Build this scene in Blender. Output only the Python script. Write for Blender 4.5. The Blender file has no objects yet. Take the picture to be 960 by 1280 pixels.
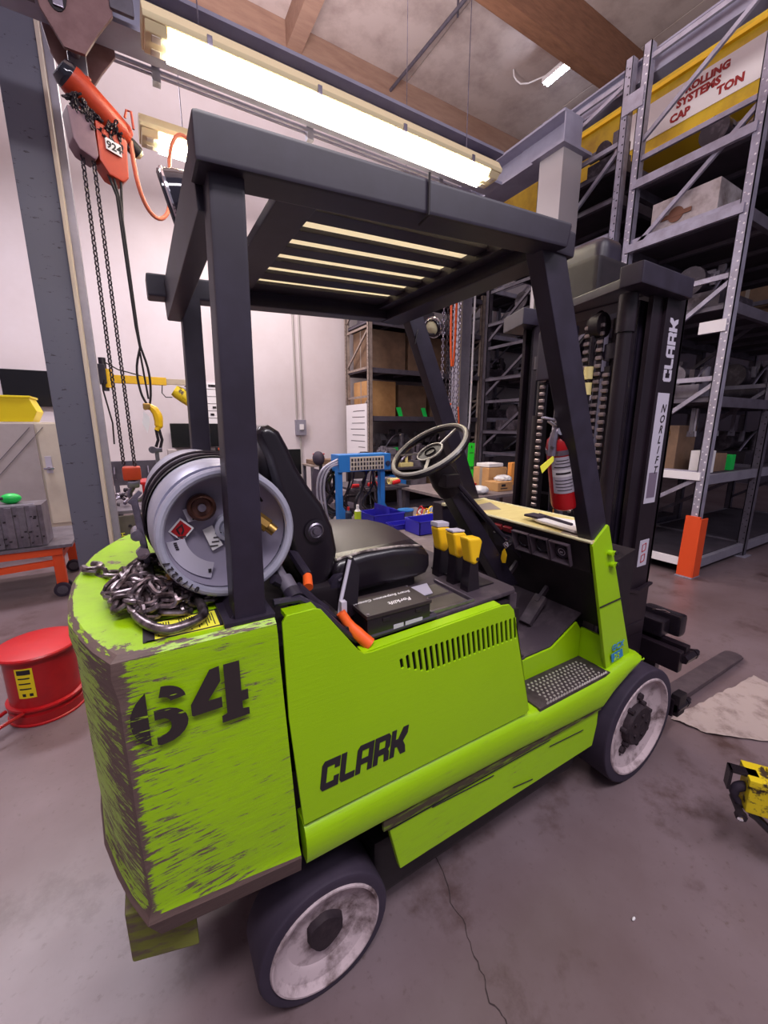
import bpy, bmesh, math, random
from mathutils import Vector, Matrix, Euler
random.seed(7)
S = bpy.context.scene
COL = S.collection
PI = math.pi

# ------------------------------------------------------------------ camera
cam_d = bpy.data.cameras.new('camera')
cam = bpy.data.objects.new('camera', cam_d); COL.objects.link(cam)
cam.location = (-1.771, -0.752, 1.565)
cam_d.sensor_fit = 'HORIZONTAL'; cam_d.sensor_width = 36.0
cam_d.lens = 504.5 / 960.0 * 36.0
cam_d.clip_start = 0.02; cam_d.clip_end = 100
cam.rotation_euler = Euler((PI/2 - 0.208, 0, -0.537), 'XYZ')
S.camera = cam

# ------------------------------------------------------------------ world and lamps
w = bpy.data.worlds.new('world'); S.world = w; w.use_nodes = True
w.node_tree.nodes['Background'].inputs[0].default_value = (0.80, 0.74, 0.92, 1)
w.node_tree.nodes['Background'].inputs[1].default_value = 0.30

def area(name, loc, rot, sx, sy, power, color):
    d = bpy.data.lights.new(name, 'AREA'); d.shape = 'RECTANGLE'; d.size = sx; d.size_y = sy
    d.energy = power; d.color = color
    o = bpy.data.objects.new(name, d); o.location = loc; o.rotation_euler = rot; COL.objects.link(o)
    return o
# unseen fill lamps added above and behind the photographer, and over the wall bay
area('fill_lamp', (-1.7, -1.6, 4.3), (0.25, 0, 0), 2.4, 0.5, 120, (1.0, 0.93, 0.97))
area('fill_lamp', (0.9, -2.6, 4.6), (0.45, 0, 0), 2.4, 0.5, 65, (0.97, 0.92, 1.0))
area('fill_lamp', (-3.4, 4.8, 5.6), (0, 0, 0), 2.4, 0.6, 235, (0.97, 0.92, 1.0))
area('fill_lamp', (0.2, 6.4, 5.6), (0, 0, 0), 2.4, 0.6, 190, (1.0, 0.90, 0.84))
area('ceiling_fill', (-0.6, -1.9, 4.4), (PI, 0, 0), 3.0, 1.2, 380, (1.0, 0.90, 0.88))  # unseen upward lamps, added to brighten the ceiling
area('ceiling_fill', (-0.4, 1.4, 4.3), (PI, 0, 0), 2.4, 0.5, 300, (1.0, 0.90, 0.86))
area('ceiling_fill', (-0.2, 4.7, 5.3), (PI, 0, 0), 2.4, 0.5, 280, (1.0, 0.90, 0.90))
S.view_settings.view_transform = 'Standard'
S.view_settings.look = 'None'
S.view_settings.gamma = 1.0
S.view_settings.exposure = 0.0
try: S.view_settings.use_curve_mapping = False
except Exception: pass

# ------------------------------------------------------------------ materials
def lin(c):
    return tuple((x/255/12.92 if x/255 <= 0.04045 else ((x/255+0.055)/1.055)**2.4) for x in c) + (1,)
def mat(name, rgb, rough=0.5, metal=0.0, spec=0.5, nz=None, bump=0.0, emit=None, es=0.0, alpha=None, trans=0.0, coat=0.0):
    """nz = (scale, rgb2, lo, hi, stretch(x,y,z)) mixes a second colour in by noise"""
    m = bpy.data.materials.new(name); m.use_nodes = True
    nt = m.node_tree; N = nt.nodes; L = nt.links
    b = N['Principled BSDF']
    b.inputs['Base Color'].default_value = lin(rgb)
    b.inputs['Roughness'].default_value = rough
    b.inputs['Metallic'].default_value = metal
    b.inputs['Specular IOR Level'].default_value = spec
    b.inputs['Coat Weight'].default_value = coat
    b.inputs['Transmission Weight'].default_value = trans
    if alpha is not None: b.inputs['Alpha'].default_value = alpha
    if emit:
        b.inputs['Emission Color'].default_value = lin(emit); b.inputs['Emission Strength'].default_value = es
    if nz or bump:
        tc = N.new('ShaderNodeTexCoord'); mp = N.new('ShaderNodeMapping'); L.new(tc.outputs['Object'], mp.inputs[0])
        st = nz[4] if nz and len(nz) > 4 else (1, 1, 1)
        mp.inputs['Scale'].default_value = st
        t = N.new('ShaderNodeTexNoise'); L.new(mp.outputs[0], t.inputs['Vector'])
        t.inputs['Scale'].default_value = nz[0] if nz else 60; t.inputs['Detail'].default_value = 6; t.inputs['Roughness'].default_value = 0.65
        if nz:
            r = N.new('ShaderNodeValToRGB'); L.new(t.outputs['Fac'], r.inputs[0])
            r.color_ramp.elements[0].position = nz[2]; r.color_ramp.elements[0].color = lin(rgb)
            r.color_ramp.elements[1].position = nz[3]; r.color_ramp.elements[1].color = lin(nz[1])
            L.new(r.outputs[0], b.inputs['Base Color'])
        if bump:
            bp = N.new('ShaderNodeBump'); bp.inputs['Strength'].default_value = bump; bp.inputs['Distance'].default_value = 0.004
            L.new(t.outputs['Fac'], bp.inputs['Height']); L.new(bp.outputs[0], b.inputs['Normal'])
    return m

M = {}
def defm(k, *a, **kw): M[k] = mat(k, *a, **kw)
defm('black_paint', (36, 29, 43), 0.42, 0, 0.5, nz=(9, (47, 41, 58), 0.4, 0.75), bump=0.05)
defm('black_deep', (26, 19, 26), 0.55, 0, 0.4, nz=(14, (40, 31, 38), 0.4, 0.8))
defm('black_vinyl', (26, 20, 28), 0.27, 0, 0.6, bump=0.04, nz=(5, (34, 28, 36), 0.4, 0.8))
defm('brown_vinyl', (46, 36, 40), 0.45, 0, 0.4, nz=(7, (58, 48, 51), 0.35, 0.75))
defm('rubber', (52, 44, 60), 0.75, 0, 0.3, nz=(6, (64, 54, 70), 0.4, 0.7), bump=0.1)
defm('rubber_floor', (60, 50, 60), 0.55, 0, 0.4, nz=(12, (96, 84, 92), 0.5, 0.8), bump=0.2)
defm('tread_metal', (62, 50, 58), 0.5, 0.4, 0.5, nz=(20, (90, 78, 84), 0.4, 0.7))
defm('rim_white', (190, 172, 178), 0.7, 0, 0.3, nz=(11, (96, 78, 80), 0.46, 0.66), bump=0.3)
defm('hub_grease', (40, 30, 38), 0.7, 0, 0.3, nz=(30, (62, 50, 56), 0.4, 0.8), bump=0.6)
defm('steel', (150, 142, 158), 0.35, 0.85, 0.5, nz=(20, (104, 96, 110), 0.35, 0.7))
defm('chain_steel', (150, 138, 144), 0.34, 0.9, 0.5, nz=(24, (66, 54, 56), 0.38, 0.62))
defm('chain_dark', (58, 50, 58), 0.4, 0.6, 0.5)
defm('chrome', (225, 220, 228), 0.12, 1.0)
defm('tank_paint', (160, 159, 180), 0.42, 0.35, 0.5, nz=(7, (190, 189, 206), 0.35, 0.7), bump=0.08)
defm('tank_inner', (150, 143, 164), 0.5, 0.3, 0.5, nz=(5, (160, 152, 174), 0.35, 0.7))
defm('brass', (178, 140, 78), 0.35, 0.9)
defm('orange', (238, 96, 36), 0.45)
defm('orange_guard', (226, 78, 30), 0.55)
defm('hoist_orange', (188, 60, 26), 0.4, 0, 0.5, nz=(8, (158, 44, 24), 0.4, 0.75))
defm('red_paint', (176, 24, 30), 0.33, 0, 0.5, nz=(5, (150, 14, 24), 0.4, 0.7))
defm('red_bright', (188, 16, 26), 0.35)
defm('yellow', (238, 190, 28), 0.4)
defm('yellow_bin', (232, 208, 20), 0.45)
defm('yellow_worn', (222, 196, 24), 0.5, 0, 0.5, nz=(28, (62, 46, 34), 0.52, 0.60), bump=0.4)
defm('yellow_crane', (216, 184, 40), 0.5, 0, 0.5, nz=(3, (176, 142, 44), 0.4, 0.7))
defm('tag_yellow', (236, 232, 70), 0.6)
defm('board_yellow', (214, 196, 128), 0.5, 0, 0.4, nz=(7, (226, 212, 150), 0.35, 0.65, (1, 4, 1)))
defm('board_grey', (150, 138, 132), 0.6)
defm('paper', (226, 222, 226), 0.7)
defm('white', (232, 228, 234), 0.6)
defm('silver_label', (186, 180, 196), 0.5)
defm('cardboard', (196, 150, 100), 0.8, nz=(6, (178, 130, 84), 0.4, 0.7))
defm('orange_card', (228, 150, 70), 0.8)
defm('blue_bin', (52, 46, 176), 0.4)
defm('blue_stand', (36, 112, 190), 0.45)
defm('green_tag', (30, 206, 52), 0.6)
defm('green_foil', (24, 190, 80), 0.4)
defm('blue_decal', (48, 130, 190), 0.5)
defm('ink', (34, 26, 34), 0.7)
defm('ink_red', (150, 36, 40), 0.7)
defm('column_grey', (92, 92, 108), 0.5, 0, 0.5, nz=(4, (80, 80, 96), 0.4, 0.7), bump=0.05)
defm('cream_edge', (198, 184, 172), 0.6)
defm('grey_steel', (150, 146, 162), 0.5, 0.3, 0.5, nz=(4, (132, 128, 144), 0.4, 0.7))
defm('runway_grey', (150, 148, 170), 0.5, 0.1, 0.5, nz=(2, (130, 126, 148), 0.4, 0.7))
defm('rack_light', (168, 164, 184), 0.5, 0.3, 0.5, nz=(8, (142, 136, 152), 0.4, 0.7))
defm('rack_dark', (96, 90, 104), 0.55, 0.2, 0.5, nz=(8, (78, 72, 84), 0.4, 0.7))
defm('rack_beige', (166, 150, 142), 0.55, 0.2, 0.5, nz=(8, (132, 116, 112), 0.4, 0.7))
defm('deck_dark', (64, 56, 68), 0.7, nz=(5, (48, 42, 52), 0.4, 0.7))
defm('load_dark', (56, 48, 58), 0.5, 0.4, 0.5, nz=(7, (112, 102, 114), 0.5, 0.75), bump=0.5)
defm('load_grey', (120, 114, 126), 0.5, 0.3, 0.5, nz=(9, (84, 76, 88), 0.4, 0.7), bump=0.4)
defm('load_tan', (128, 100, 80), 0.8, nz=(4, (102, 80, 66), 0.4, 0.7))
defm('cabinet', (176, 166, 168), 0.5, 0.1, 0.5, nz=(2, (160, 150, 150), 0.4, 0.7))
defm('cabinet_cream', (206, 196, 182), 0.5, 0, 0.5, nz=(3, (192, 180, 168), 0.4, 0.7))
defm('bench_top', (116, 104, 108), 0.6, 0.1, 0.5, nz=(9, (146, 134, 136), 0.5, 0.75))
defm('bench_side', (104, 108, 118), 0.6)
defm('machined', (150, 144, 156), 0.4, 0.75, 0.5, nz=(6, (110, 102, 112), 0.35, 0.7))
defm('olive_steel', (106, 100, 92), 0.5, 0.4, 0.5, nz=(5, (86, 80, 76), 0.4, 0.7))
defm('screen', (12, 10, 16), 0.25)
defm('lens_housing', (224, 208, 168), 0.6)
defm('bag_plastic', (220, 220, 228), 0.3, 0, 0.6, bump=0.5)
defm('clear', (235, 235, 240), 0.1, alpha=0.35)
defm('navy', (34, 44, 78), 0.5)
defm('lime_can', (190, 220, 40), 0.4)
defm('copper_wood', (146, 104, 82), 0.6, nz=(3, (120, 84, 66), 0.4, 0.7, (1, 6, 6)))
defm('beam_tan', (160, 128, 112), 0.7, nz=(2, (142, 110, 98), 0.4, 0.7, (1, 6, 6)))
defm('mast_black', (27, 19, 27), 0.36, 0, 0.4, nz=(4, (35, 26, 35), 0.4, 0.7))
defm('fork_steel', (86, 74, 82), 0.5, 0.4, 0.5, nz=(10, (104, 92, 98), 0.4, 0.7), bump=0.1)
defm('red_display', (120, 30, 40), 0.3)
defm('glass_dark', (40, 38, 50), 0.08, 0.3, 0.8)
defm('hose_orange', (206, 110, 84), 0.5)
defm('conduit', (176, 170, 168), 0.5, 0.3)

def paint_green(name, wear, corner=False):
    m = bpy.data.materials.new(name); m.use_nodes = True
    nt = m.node_tree; N = nt.nodes; L = nt.links; b = N['Principled BSDF']
    tc = N.new('ShaderNodeTexCoord')
    def noise(sc, st, det=8, ro=0.6, rot=(0, 0, 0)):
        mp = N.new('ShaderNodeMapping'); mp.inputs['Scale'].default_value = st; mp.inputs['Rotation'].default_value = rot
        L.new(tc.outputs['Object'], mp.inputs[0])
        t = N.new('ShaderNodeTexNoise'); t.inputs['Scale'].default_value = sc; t.inputs['Detail'].default_value = det
        t.inputs['Roughness'].default_value = ro; L.new(mp.outputs[0], t.inputs['Vector']); return t.outputs['Fac']
    def math_(op, a, c, cl=False):
        n = N.new('ShaderNodeMath'); n.operation = op; n.use_clamp = cl
        for i, v in enumerate((a, c)):
            if isinstance(v, (int, float)): n.inputs[i].default_value = v
            else: L.new(v, n.inputs[i])
        return n.outputs[0]
    def mixc(f, A, B):
        n = N.new('ShaderNodeMix'); n.data_type = 'RGBA'
        for s, v in ((0, f), (6, A), (7, B)):
            if isinstance(v, tuple): n.inputs[s].default_value = v
            elif isinstance(v, (int, float)): n.inputs[s].default_value = v
            else: L.new(v, n.inputs[s])
        return n.outputs[2]
    streak = noise(20, (0.55, 0.55, 6.5), 10, 0.75, (0, 0.06, 0))
    scr = noise(7, (0.5, 0.5, 26), 8, 0.7, (0, 0.10, 0))
    fine = noise(26, (0.7, 0.7, 6), 6, 0.7)
    blot = noise(5, (1, 1, 1), 6, 0.6)
    w1 = math_('ADD', math_('MULTIPLY', streak, 0.6), math_('MULTIPLY', fine, 0.4))
    w1 = math_('ADD', w1, math_('MULTIPLY', math_('SUBTRACT', blot, 0.5), 0.34))
    w1 = math_('ADD', w1, math_('MULTIPLY', math_('SUBTRACT', scr, 0.6, True), 0.9))
    if corner:
        sx = N.new('ShaderNodeSeparateXYZ'); L.new(tc.outputs['Object'], sx.inputs[0])
        g = N.new('ShaderNodeNewGeometry'); sn = N.new('ShaderNodeSeparateXYZ'); L.new(g.outputs['Normal'], sn.inputs[0])
        # distance from the vertical corner edge, measured in object space
        dx = math_('ABSOLUTE', math_('ADD', sx.outputs[0], 1.853), 0)
        dy = math_('ABSOLUTE', sx.outputs[1], 0)
        d = math_('ADD', dx, dy)
        e = math_('SUBTRACT', 1.0, math_('MULTIPLY', d, 42), True)
        w1 = math_('ADD', w1, math_('MULTIPLY', e, 0.17))
        e2 = math_('SUBTRACT', 1.0, math_('MULTIPLY', d, 3.2), True)
        w1 = math_('ADD', w1, math_('MULTIPLY', e2, 0.075))
        # rear face is scraped all over
        rear = math_('MULTIPLY', math_('LESS_THAN', sn.outputs[0], -0.5), 0.055)
        w1 = math_('ADD', w1, rear)
        # worn lower lip and upper rim
        lo = math_('MULTIPLY', math_('LESS_THAN', sx.outputs[2], math_('ADD', math_('MULTIPLY', sx.outputs[0], -0.15), 0.352)), 0.26)
        w1 = math_('ADD', w1, lo)
        dz = math_('ABSOLUTE', math_('SUBTRACT', sx.outputs[2], 1.187), 0)
        yy = math_('SUBTRACT', sx.outputs[1], 0.465)
        xr = math_('ADD', math_('MULTIPLY', math_('MULTIPLY', yy, yy), 0.45), -1.956)
        dr = math_('ABSOLUTE', math_('SUBTRACT', sx.outputs[0], xr), 0)
        ed = math_('ADD', dz, math_('MINIMUM', dy, dr))
        er = math_('SUBTRACT', 1.0, math_('MULTIPLY', ed, 60), True)
        w1 = math_('ADD', w1, math_('MULTIPLY', er, 0.17))
    r = N.new('ShaderNodeValToRGB'); L.new(w1, r.inputs[0])
    r.color_ramp.elements[0].position = wear; r.color_ramp.elements[0].color = (0, 0, 0, 1)
    r.color_ramp.elements[1].position = wear + 0.022; r.color_ramp.elements[1].color = (1, 1, 1, 1)
    tone = noise(3, (1, 1, 1), 4)
    base = mixc(tone, lin((146, 192, 0)), lin((156, 202, 4)))
    base = mixc(math_('MULTIPLY', math_('SUBTRACT', w1, wear - 0.12), 3.4, True), base, lin((134, 164, 44)))
    dark = mixc(fine, lin((56, 38, 40)), lin((120, 98, 92)))
    L.new(mixc(r.outputs[0], base, dark), b.inputs['Base Color'])
    rr = N.new('ShaderNodeMapRange'); L.new(r.outputs[0], rr.inputs[0]); rr.inputs[3].default_value = 0.36; rr.inputs[4].default_value = 0.62
    L.new(rr.outputs[0], b.inputs['Roughness'])
    bp = N.new('ShaderNodeBump'); bp.inputs['Strength'].default_value = 0.35; bp.inputs['Distance'].default_value = 0.003; bp.invert = True
    L.new(w1, bp.inputs['Height']); L.new(bp.outputs[0], b.inputs['Normal'])
    return m
M['green_weight'] = paint_green('green_weight', 0.588, True)
M['green'] = paint_green('green', 0.70)
M['green_scuffed'] = paint_green('green_scuffed', 0.64)

def stencil_mat():
    m = bpy.data.materials.new('stencil_black'); m.use_nodes = True
    N = m.node_tree.nodes; L = m.node_tree.links; b = N['Principled BSDF']
    tc = N.new('ShaderNodeTexCoord'); mp = N.new('ShaderNodeMapping'); mp.inputs['Scale'].default_value = (1, 1, 7)
    L.new(tc.outputs['Object'], mp.inputs[0]); t = N.new('ShaderNodeTexNoise'); t.inputs['Scale'].default_value = 14; t.inputs['Detail'].default_value = 6
    L.new(mp.outputs[0], t.inputs['Vector'])
    sx = N.new('ShaderNodeSeparateXYZ'); L.new(tc.outputs['Object'], sx.inputs[0])
    k = N.new('ShaderNodeMath'); k.operation = 'MULTIPLY_ADD'; k.inputs[1].default_value = -1.3; k.inputs[2].default_value = -2.135; L.new(sx.outputs[0], k.inputs[0])
    k2 = N.new('ShaderNodeMath'); k2.operation = 'ADD'; L.new(k.outputs[0], k2.inputs[0]); L.new(t.outputs['Fac'], k2.inputs[1])
    r = N.new('ShaderNodeValToRGB'); L.new(k2.outputs[0], r.inputs[0])
    r.color_ramp.elements[0].position = 0.80; r.color_ramp.elements[0].color = lin((44, 34, 36))
    r.color_ramp.elements[1].position = 0.83; r.color_ramp.elements[1].color = lin((142, 176, 20))
    L.new(r.outputs[0], b.inputs['Base Color']); b.inputs['Roughness'].default_value = 0.6
    return m
M['stencil_black'] = stencil_mat()

def floor_mat():
    m = bpy.data.materials.new('concrete'); m.use_nodes = True
    N = m.node_tree.nodes; L = m.node_tree.links; b = N['Principled BSDF']
    tc = N.new('ShaderNodeTexCoord')
    def noise(sc, det=8, ro=0.6, st=(1, 1, 1)):
        mp = N.new('ShaderNodeMapping'); mp.inputs['Scale'].default_value = st; L.new(tc.outputs['Object'], mp.inputs[0])
        t = N.new('ShaderNodeTexNoise'); t.inputs['Scale'].default_value = sc; t.inputs['Detail'].default_value = det; t.inputs['Roughness'].default_value = ro
        L.new(mp.outputs[0], t.inputs[0]); return t.outputs['Fac']
    def ramp(f, stops):
        r = N.new('ShaderNodeValToRGB'); L.new(f, r.inputs[0]); e = r.color_ramp.elements
        while len(e) < len(stops): e.new(0.5)
        for q, (p, c) in zip(e, stops): q.position = p; q.color = lin(c) if len(c) == 3 else c
        return r.outputs[0]
    def mixc(f, A, B, mode='MIX'):
        n = N.new('ShaderNodeMix'); n.data_type = 'RGBA'; n.blend_type = mode
        for s, v in ((0, f), (6, A), (7, B)):
            if isinstance(v, tuple): n.inputs[s].default_value = v
            elif isinstance(v, (int, float)): n.inputs[s].default_value = v
            else: L.new(v, n.inputs[s])
        return n.outputs[2]
    c = ramp(noise(0.9), [(0.32, (100, 82, 84)), (0.68, (128, 112, 119))])
    st = ramp(noise(2.3, 10, 0.7), [(0.54, (0, 0, 0, 1)), (0.68, (1, 1, 1, 1))])
    c = mixc(st, c, lin((82, 63, 62)))
    sp = ramp(noise(40, 4, 0.6), [(0.30, (1, 1, 1, 1)), (0.40, (0, 0, 0, 1))])
    c = mixc(sp, c, lin((106, 90, 92)))
    L.new(c, b.inputs['Base Color'])
    n2 = noise(1.7); rr = N.new('ShaderNodeMapRange'); L.new(n2, rr.inputs[0]); rr.inputs[3].default_value = 0.22; rr.inputs[4].default_value = 0.5
    L.new(rr.outputs[0], b.inputs['Roughness'])
    bp = N.new('ShaderNodeBump'); bp.inputs['Strength'].default_value = 0.06; L.new(noise(30), bp.inputs['Height']); L.new(bp.outputs[0], b.inputs['Normal'])
    return m
M['concrete'] = floor_mat()
defm('wall_paint', (214, 204, 210), 0.75, 0, 0.3, nz=(0.8, (204, 192, 196), 0.35, 0.7), bump=0.05)
defm('wall_dark', (70, 64, 80), 0.8)
defm('ceiling_sheet', (196, 180, 178), 0.8, 0, 0.3, nz=(1.6, (166, 148, 146), 0.45, 0.72), bump=0.1)
defm('crack', (62, 50, 52), 0.9)
defm('mat_paper', (168, 152, 150), 0.8, nz=(9, (122, 104, 102), 0.5, 0.7), bump=0.4)
def scratched_col():
    return mat('column_paint', (92, 92, 110), 0.5, 0, 0.5, nz=(16, (50, 46, 58), 0.62, 0.66, (1, 1, 2.5)))
M['column_paint'] = scratched_col()

# ------------------------------------------------------------------ geometry helpers
class G:
    def __init__(s): s.bm = bmesh.new()
    def box(s, lo, hi, bev=0.0, rot=None, piv=None, seg=2):
        lo = Vector(lo); hi = Vector(hi)
        t = bmesh.new(); bmesh.ops.create_cube(t, size=1)
        d = hi - lo
        for v in t.verts: v.co = Vector((v.co.x*d.x, v.co.y*d.y, v.co.z*d.z))
        if bev: bmesh.ops.bevel(t, geom=t.edges[:], offset=min(bev, min(abs(d.x), abs(d.y), abs(d.z))*0.45), segments=seg, affect='EDGES', profile=0.6)
        c = (lo + hi)/2
        mtx = Matrix.Translation(c)
        if rot is not None:
            R = Euler(rot).to_matrix().to_4x4() if not isinstance(rot, Matrix) else rot.to_4x4()
            p = Vector(piv) if piv is not None else c
            mtx = Matrix.Translation(p) @ R @ Matrix.Translation(c - p)
        s._add(t, mtx); return s
    def _add(s, t, mtx=None):
        if mtx is not None: bmesh.ops.transform(t, matrix=mtx, verts=t.verts[:])
        me = bpy.data.meshes.new('tmp'); t.to_mesh(me); t.free(); s.bm.from_mesh(me); bpy.data.meshes.remove(me)
    def cyl(s, p0, p1, r, r2=None, n=16, cap=True):
        p0 = Vector(p0); p1 = Vector(p1); r2 = r if r2 is None else r2
        a = (p1 - p0).normalized(); u = a.orthogonal().normalized(); v = a.cross(u)
        A = []; B = []
        for i in range(n):
            t = 2*PI*i/n; d = u*math.cos(t) + v*math.sin(t)
            A.append(s.bm.verts.new(p0 + d*r)); B.append(s.bm.verts.new(p1 + d*r2))
        for i in range(n): s.bm.faces.new((A[i], A[(i+1) % n], B[(i+1) % n], B[i]))
        if cap: s.bm.faces.new(A[::-1]); s.bm.faces.new(B)
        return s
    def tube(s, pts, r, n=8, closed=False, smooth=0):
        P = [Vector(p) for p in pts]
        for _ in range(smooth):
            Q = []
            m = len(P)
            for i in range(m if closed else m-1):
                a = P[i]; b = P[(i+1) % m]; Q += [a.lerp(b, .25), a.lerp(b, .75)]
            if not closed: Q = [P[0]] + Q[1:-1] + [P[-1]]
            P = Q
        m = len(P); rings = []; u = None
        for i in range(m):
            if closed: t = (P[(i+1) % m] - P[i-1])
            else: t = P[min(i+1, m-1)] - P[max(i-1, 0)]
            t.normalize()
            if u is None: u = t.orthogonal().normalized()
            u = (u - t*u.dot(t)).normalized(); v = t.cross(u)
            rr = r[i*len(r)//m] if isinstance(r, (list, tuple)) else r
            rings.append([s.bm.verts.new(P[i] + (u*math.cos(2*PI*k/n) + v*math.sin(2*PI*k/n))*rr) for k in range(n)])
        for i in range(m if closed else m-1):
            A = rings[i]; B = rings[(i+1) % m]
            off = 0
            if closed and i == m-1:
                off = min(range(n), key=lambda o: (A[0].co - B[o].co).length)
            for k in range(n): s.bm.faces.new((A[k], A[(k+1) % n], B[(k+1+off) % n], B[(k+off) % n]))
        if not closed: s.bm.faces.new(rings[0][::-1]); s.bm.faces.new(rings[-1])
        return s
    def prism(s, pts, vec, bev=0.0, seg=2):
        t = bmesh.new(); vec = Vector(vec)
        A = [t.verts.new(Vector(p)) for p in pts]; B = [t.verts.new(Vector(p) + vec) for p in pts]
        n = len(A); t.faces.new(A[::-1]); t.faces.new(B)
        for i in range(n): t.faces.new((A[i], A[(i+1) % n], B[(i+1) % n], B[i]))
        bmesh.ops.recalc_face_normals(t, faces=t.faces[:])
        if bev: bmesh.ops.bevel(t, geom=t.edges[:], offset=bev, segments=seg, affect='EDGES', profile=0.6)
        s._add(t); return s
    def loft(s, rings, cap=True, closed=True):
        R = [[s.bm.verts.new(Vector(p)) for p in r] for r in rings]
        n = len(R[0])
        for a, b in zip(R[:-1], R[1:]):
            for i in range(n if closed else n-1): s.bm.faces.new((a[i], a[(i+1) % n], b[(i+1) % n], b[i]))
        if cap: s.bm.faces.new(R[0][::-1]); s.bm.faces.new(R[-1])
        return s
    def lathe(s, prof, org, axis, n=32):
        """prof: (radius, height along axis)"""
        o = Vector(org); a = Vector(axis).normalized(); u = a.orthogonal().normalized(); v = a.cross(u)
        R = []
        for (r, h) in prof:
            r = max(r, 0.0004)
            R.append([s.bm.verts.new(o + a*h + (u*math.cos(2*PI*k/n) + v*math.sin(2*PI*k/n))*r) for k in range(n)])
        for A, B in zip(R[:-1], R[1:]):
            for k in range(n): s.bm.faces.new((A[k], A[(k+1) % n], B[(k+1) % n], B[k]))
        return s
    def sphere(s, c, r, sc=(1, 1, 1), u=16, v=10):
        t = bmesh.new(); bmesh.ops.create_uvsphere(t, u_segments=u, v_segments=v, radius=r)
        s._add(t, Matrix.Translation(Vector(c)) @ Matrix.Diagonal((*sc, 1))); return s
    def quad(s, pts): s.bm.faces.new([s.bm.verts.new(Vector(p)) for p in pts]); return s
    def beam(s, p0, p1, w, h, bev=0.0):
        """rectangular bar from p0 to p1, w sideways, h upwards"""
        p0 = Vector(p0); p1 = Vector(p1); d = p1 - p0; L = d.length; t = bmesh.new(); bmesh.ops.create_cube(t, size=1)
        for v in t.verts: v.co = Vector((v.co.x*L, v.co.y*w, v.co.z*h))
        if bev: bmesh.ops.bevel(t, geom=t.edges[:], offset=bev, segments=2, affect='EDGES', profile=0.6)
        x = d.normalized(); up = Vector((0, 0, 1)) if abs(x.z) < 0.97 else Vector((1, 0, 0))
        y = up.cross(x).normalized(); z = x.cross(y)
        R = Matrix((x, y, z)).transposed().to_4x4()
        s._add(t, Matrix.Translation((p0+p1)/2) @ R); return s

def wpos(o):
    v = Vector((0, 0, 0))
    while o: v += o.location; o = o.parent
    return v
def emit(name, g, material, parent=None, kind=None, label=None, cat=None, group=None, loc=None, angle=35):
    """link a G as one mesh object; vertices were built in world coordinates"""
    bm = g.bm if isinstance(g, G) else g
    bmesh.ops.recalc_face_normals(bm, faces=bm.faces[:])
    me = bpy.data.meshes.new(name)
    off = wpos(parent) if parent else Vector(loc or (0, 0, 0))
    if off.length: bmesh.ops.translate(bm, vec=-off, verts=bm.verts[:])
    bm.to_mesh(me); bm.free()
    me.polygons.foreach_set('use_smooth', [True]*len(me.polygons))
    me.set_sharp_from_angle(angle=math.radians(angle))
    me.materials.append(M[material] if isinstance(material, str) else material)
    o = bpy.data.objects.new(name, me); COL.objects.link(o)
    wn_ = o.modifiers.new('wn', 'WEIGHTED_NORMAL'); wn_.keep_sharp = True; wn_.weight = 80
    if parent: o.parent = parent
    elif loc: o.location = loc
    if kind: o['kind'] = kind
    if label: o['label'] = label
    if cat: o['category'] = cat
    if group: o['group'] = group
    return o
def thing(name, label, cat, loc=(0, 0, 0), group=None):
    o = bpy.data.objects.new(name, None); o.empty_display_size = 0.1; COL.objects.link(o); o.location = loc
    o['label'] = label; o['category'] = cat
    if group: o['group'] = group
    return o
def instance(src, name, parent, mtx):
    o = bpy.data.objects.new(name, src.data); COL.objects.link(o); o.parent = parent; o.matrix_local = mtx; return o

def mesh_from_curve(cu, mtx):
    ob = bpy.data.objects.new('t', cu); COL.objects.link(ob)
    dg = bpy.context.evaluated_depsgraph_get(); dg.update()
    me = bpy.data.meshes.new_from_object(ob.evaluated_get(dg))
    bpy.data.objects.remove(ob); bpy.data.curves.remove(cu)
    me.transform(mtx); bm = bmesh.new(); bm.from_mesh(me); bpy.data.meshes.remove(me); return bm
def plane_mtx(o, x, y):
    x = Vector(x).normalized(); y = Vector(y); y = (y - x*y.dot(x)).normalized(); z = x.cross(y)
    R = Matrix((x, y, z)).transposed().to_4x4(); return Matrix.Translation(Vector(o)) @ R
def text(g, s, org, x, y, size, bold=0.0, depth=0.0006, align='LEFT', shear=0.0, spacing=1.0):
    cu = bpy.data.curves.new('t', 'FONT'); cu.body = s; cu.size = size; cu.offset = bold; cu.extrude = depth; cu.align_x = align
    cu.shear = shear; cu.resolution_u = 2; cu.space_character = spacing
    bm = mesh_from_curve(cu, plane_mtx(org, x, y)); me = bpy.data.meshes.new('t'); bm.to_mesh(me); bm.free(); g.bm.from_mesh(me); bpy.data.meshes.remove(me); return g
def plate(g, outer, holes, org, x, y, thick, bev=0.0):
    """flat plate with holes; 2D outline in (x,y), thickness to both sides of the plane"""
    cu = bpy.data.curves.new('t', 'CURVE'); cu.dimensions = '2D'; cu.fill_mode = 'BOTH'; cu.extrude = thick/2; cu.bevel_depth = bev; cu.bevel_resolution = 1
    for poly in [outer] + list(holes):
        sp = cu.splines.new('POLY'); sp.points.add(len(poly)-1)
        for q, (a, b) in zip(sp.points, poly): q.co = (a, b, 0, 1)
        sp.use_cyclic_u = True
    bm = mesh_from_curve(cu, plane_mtx(org, x, y)); me = bpy.data.meshes.new('t'); bm.to_mesh(me); bm.free(); g.bm.from_mesh(me); bpy.data.meshes.remove(me); return g

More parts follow.
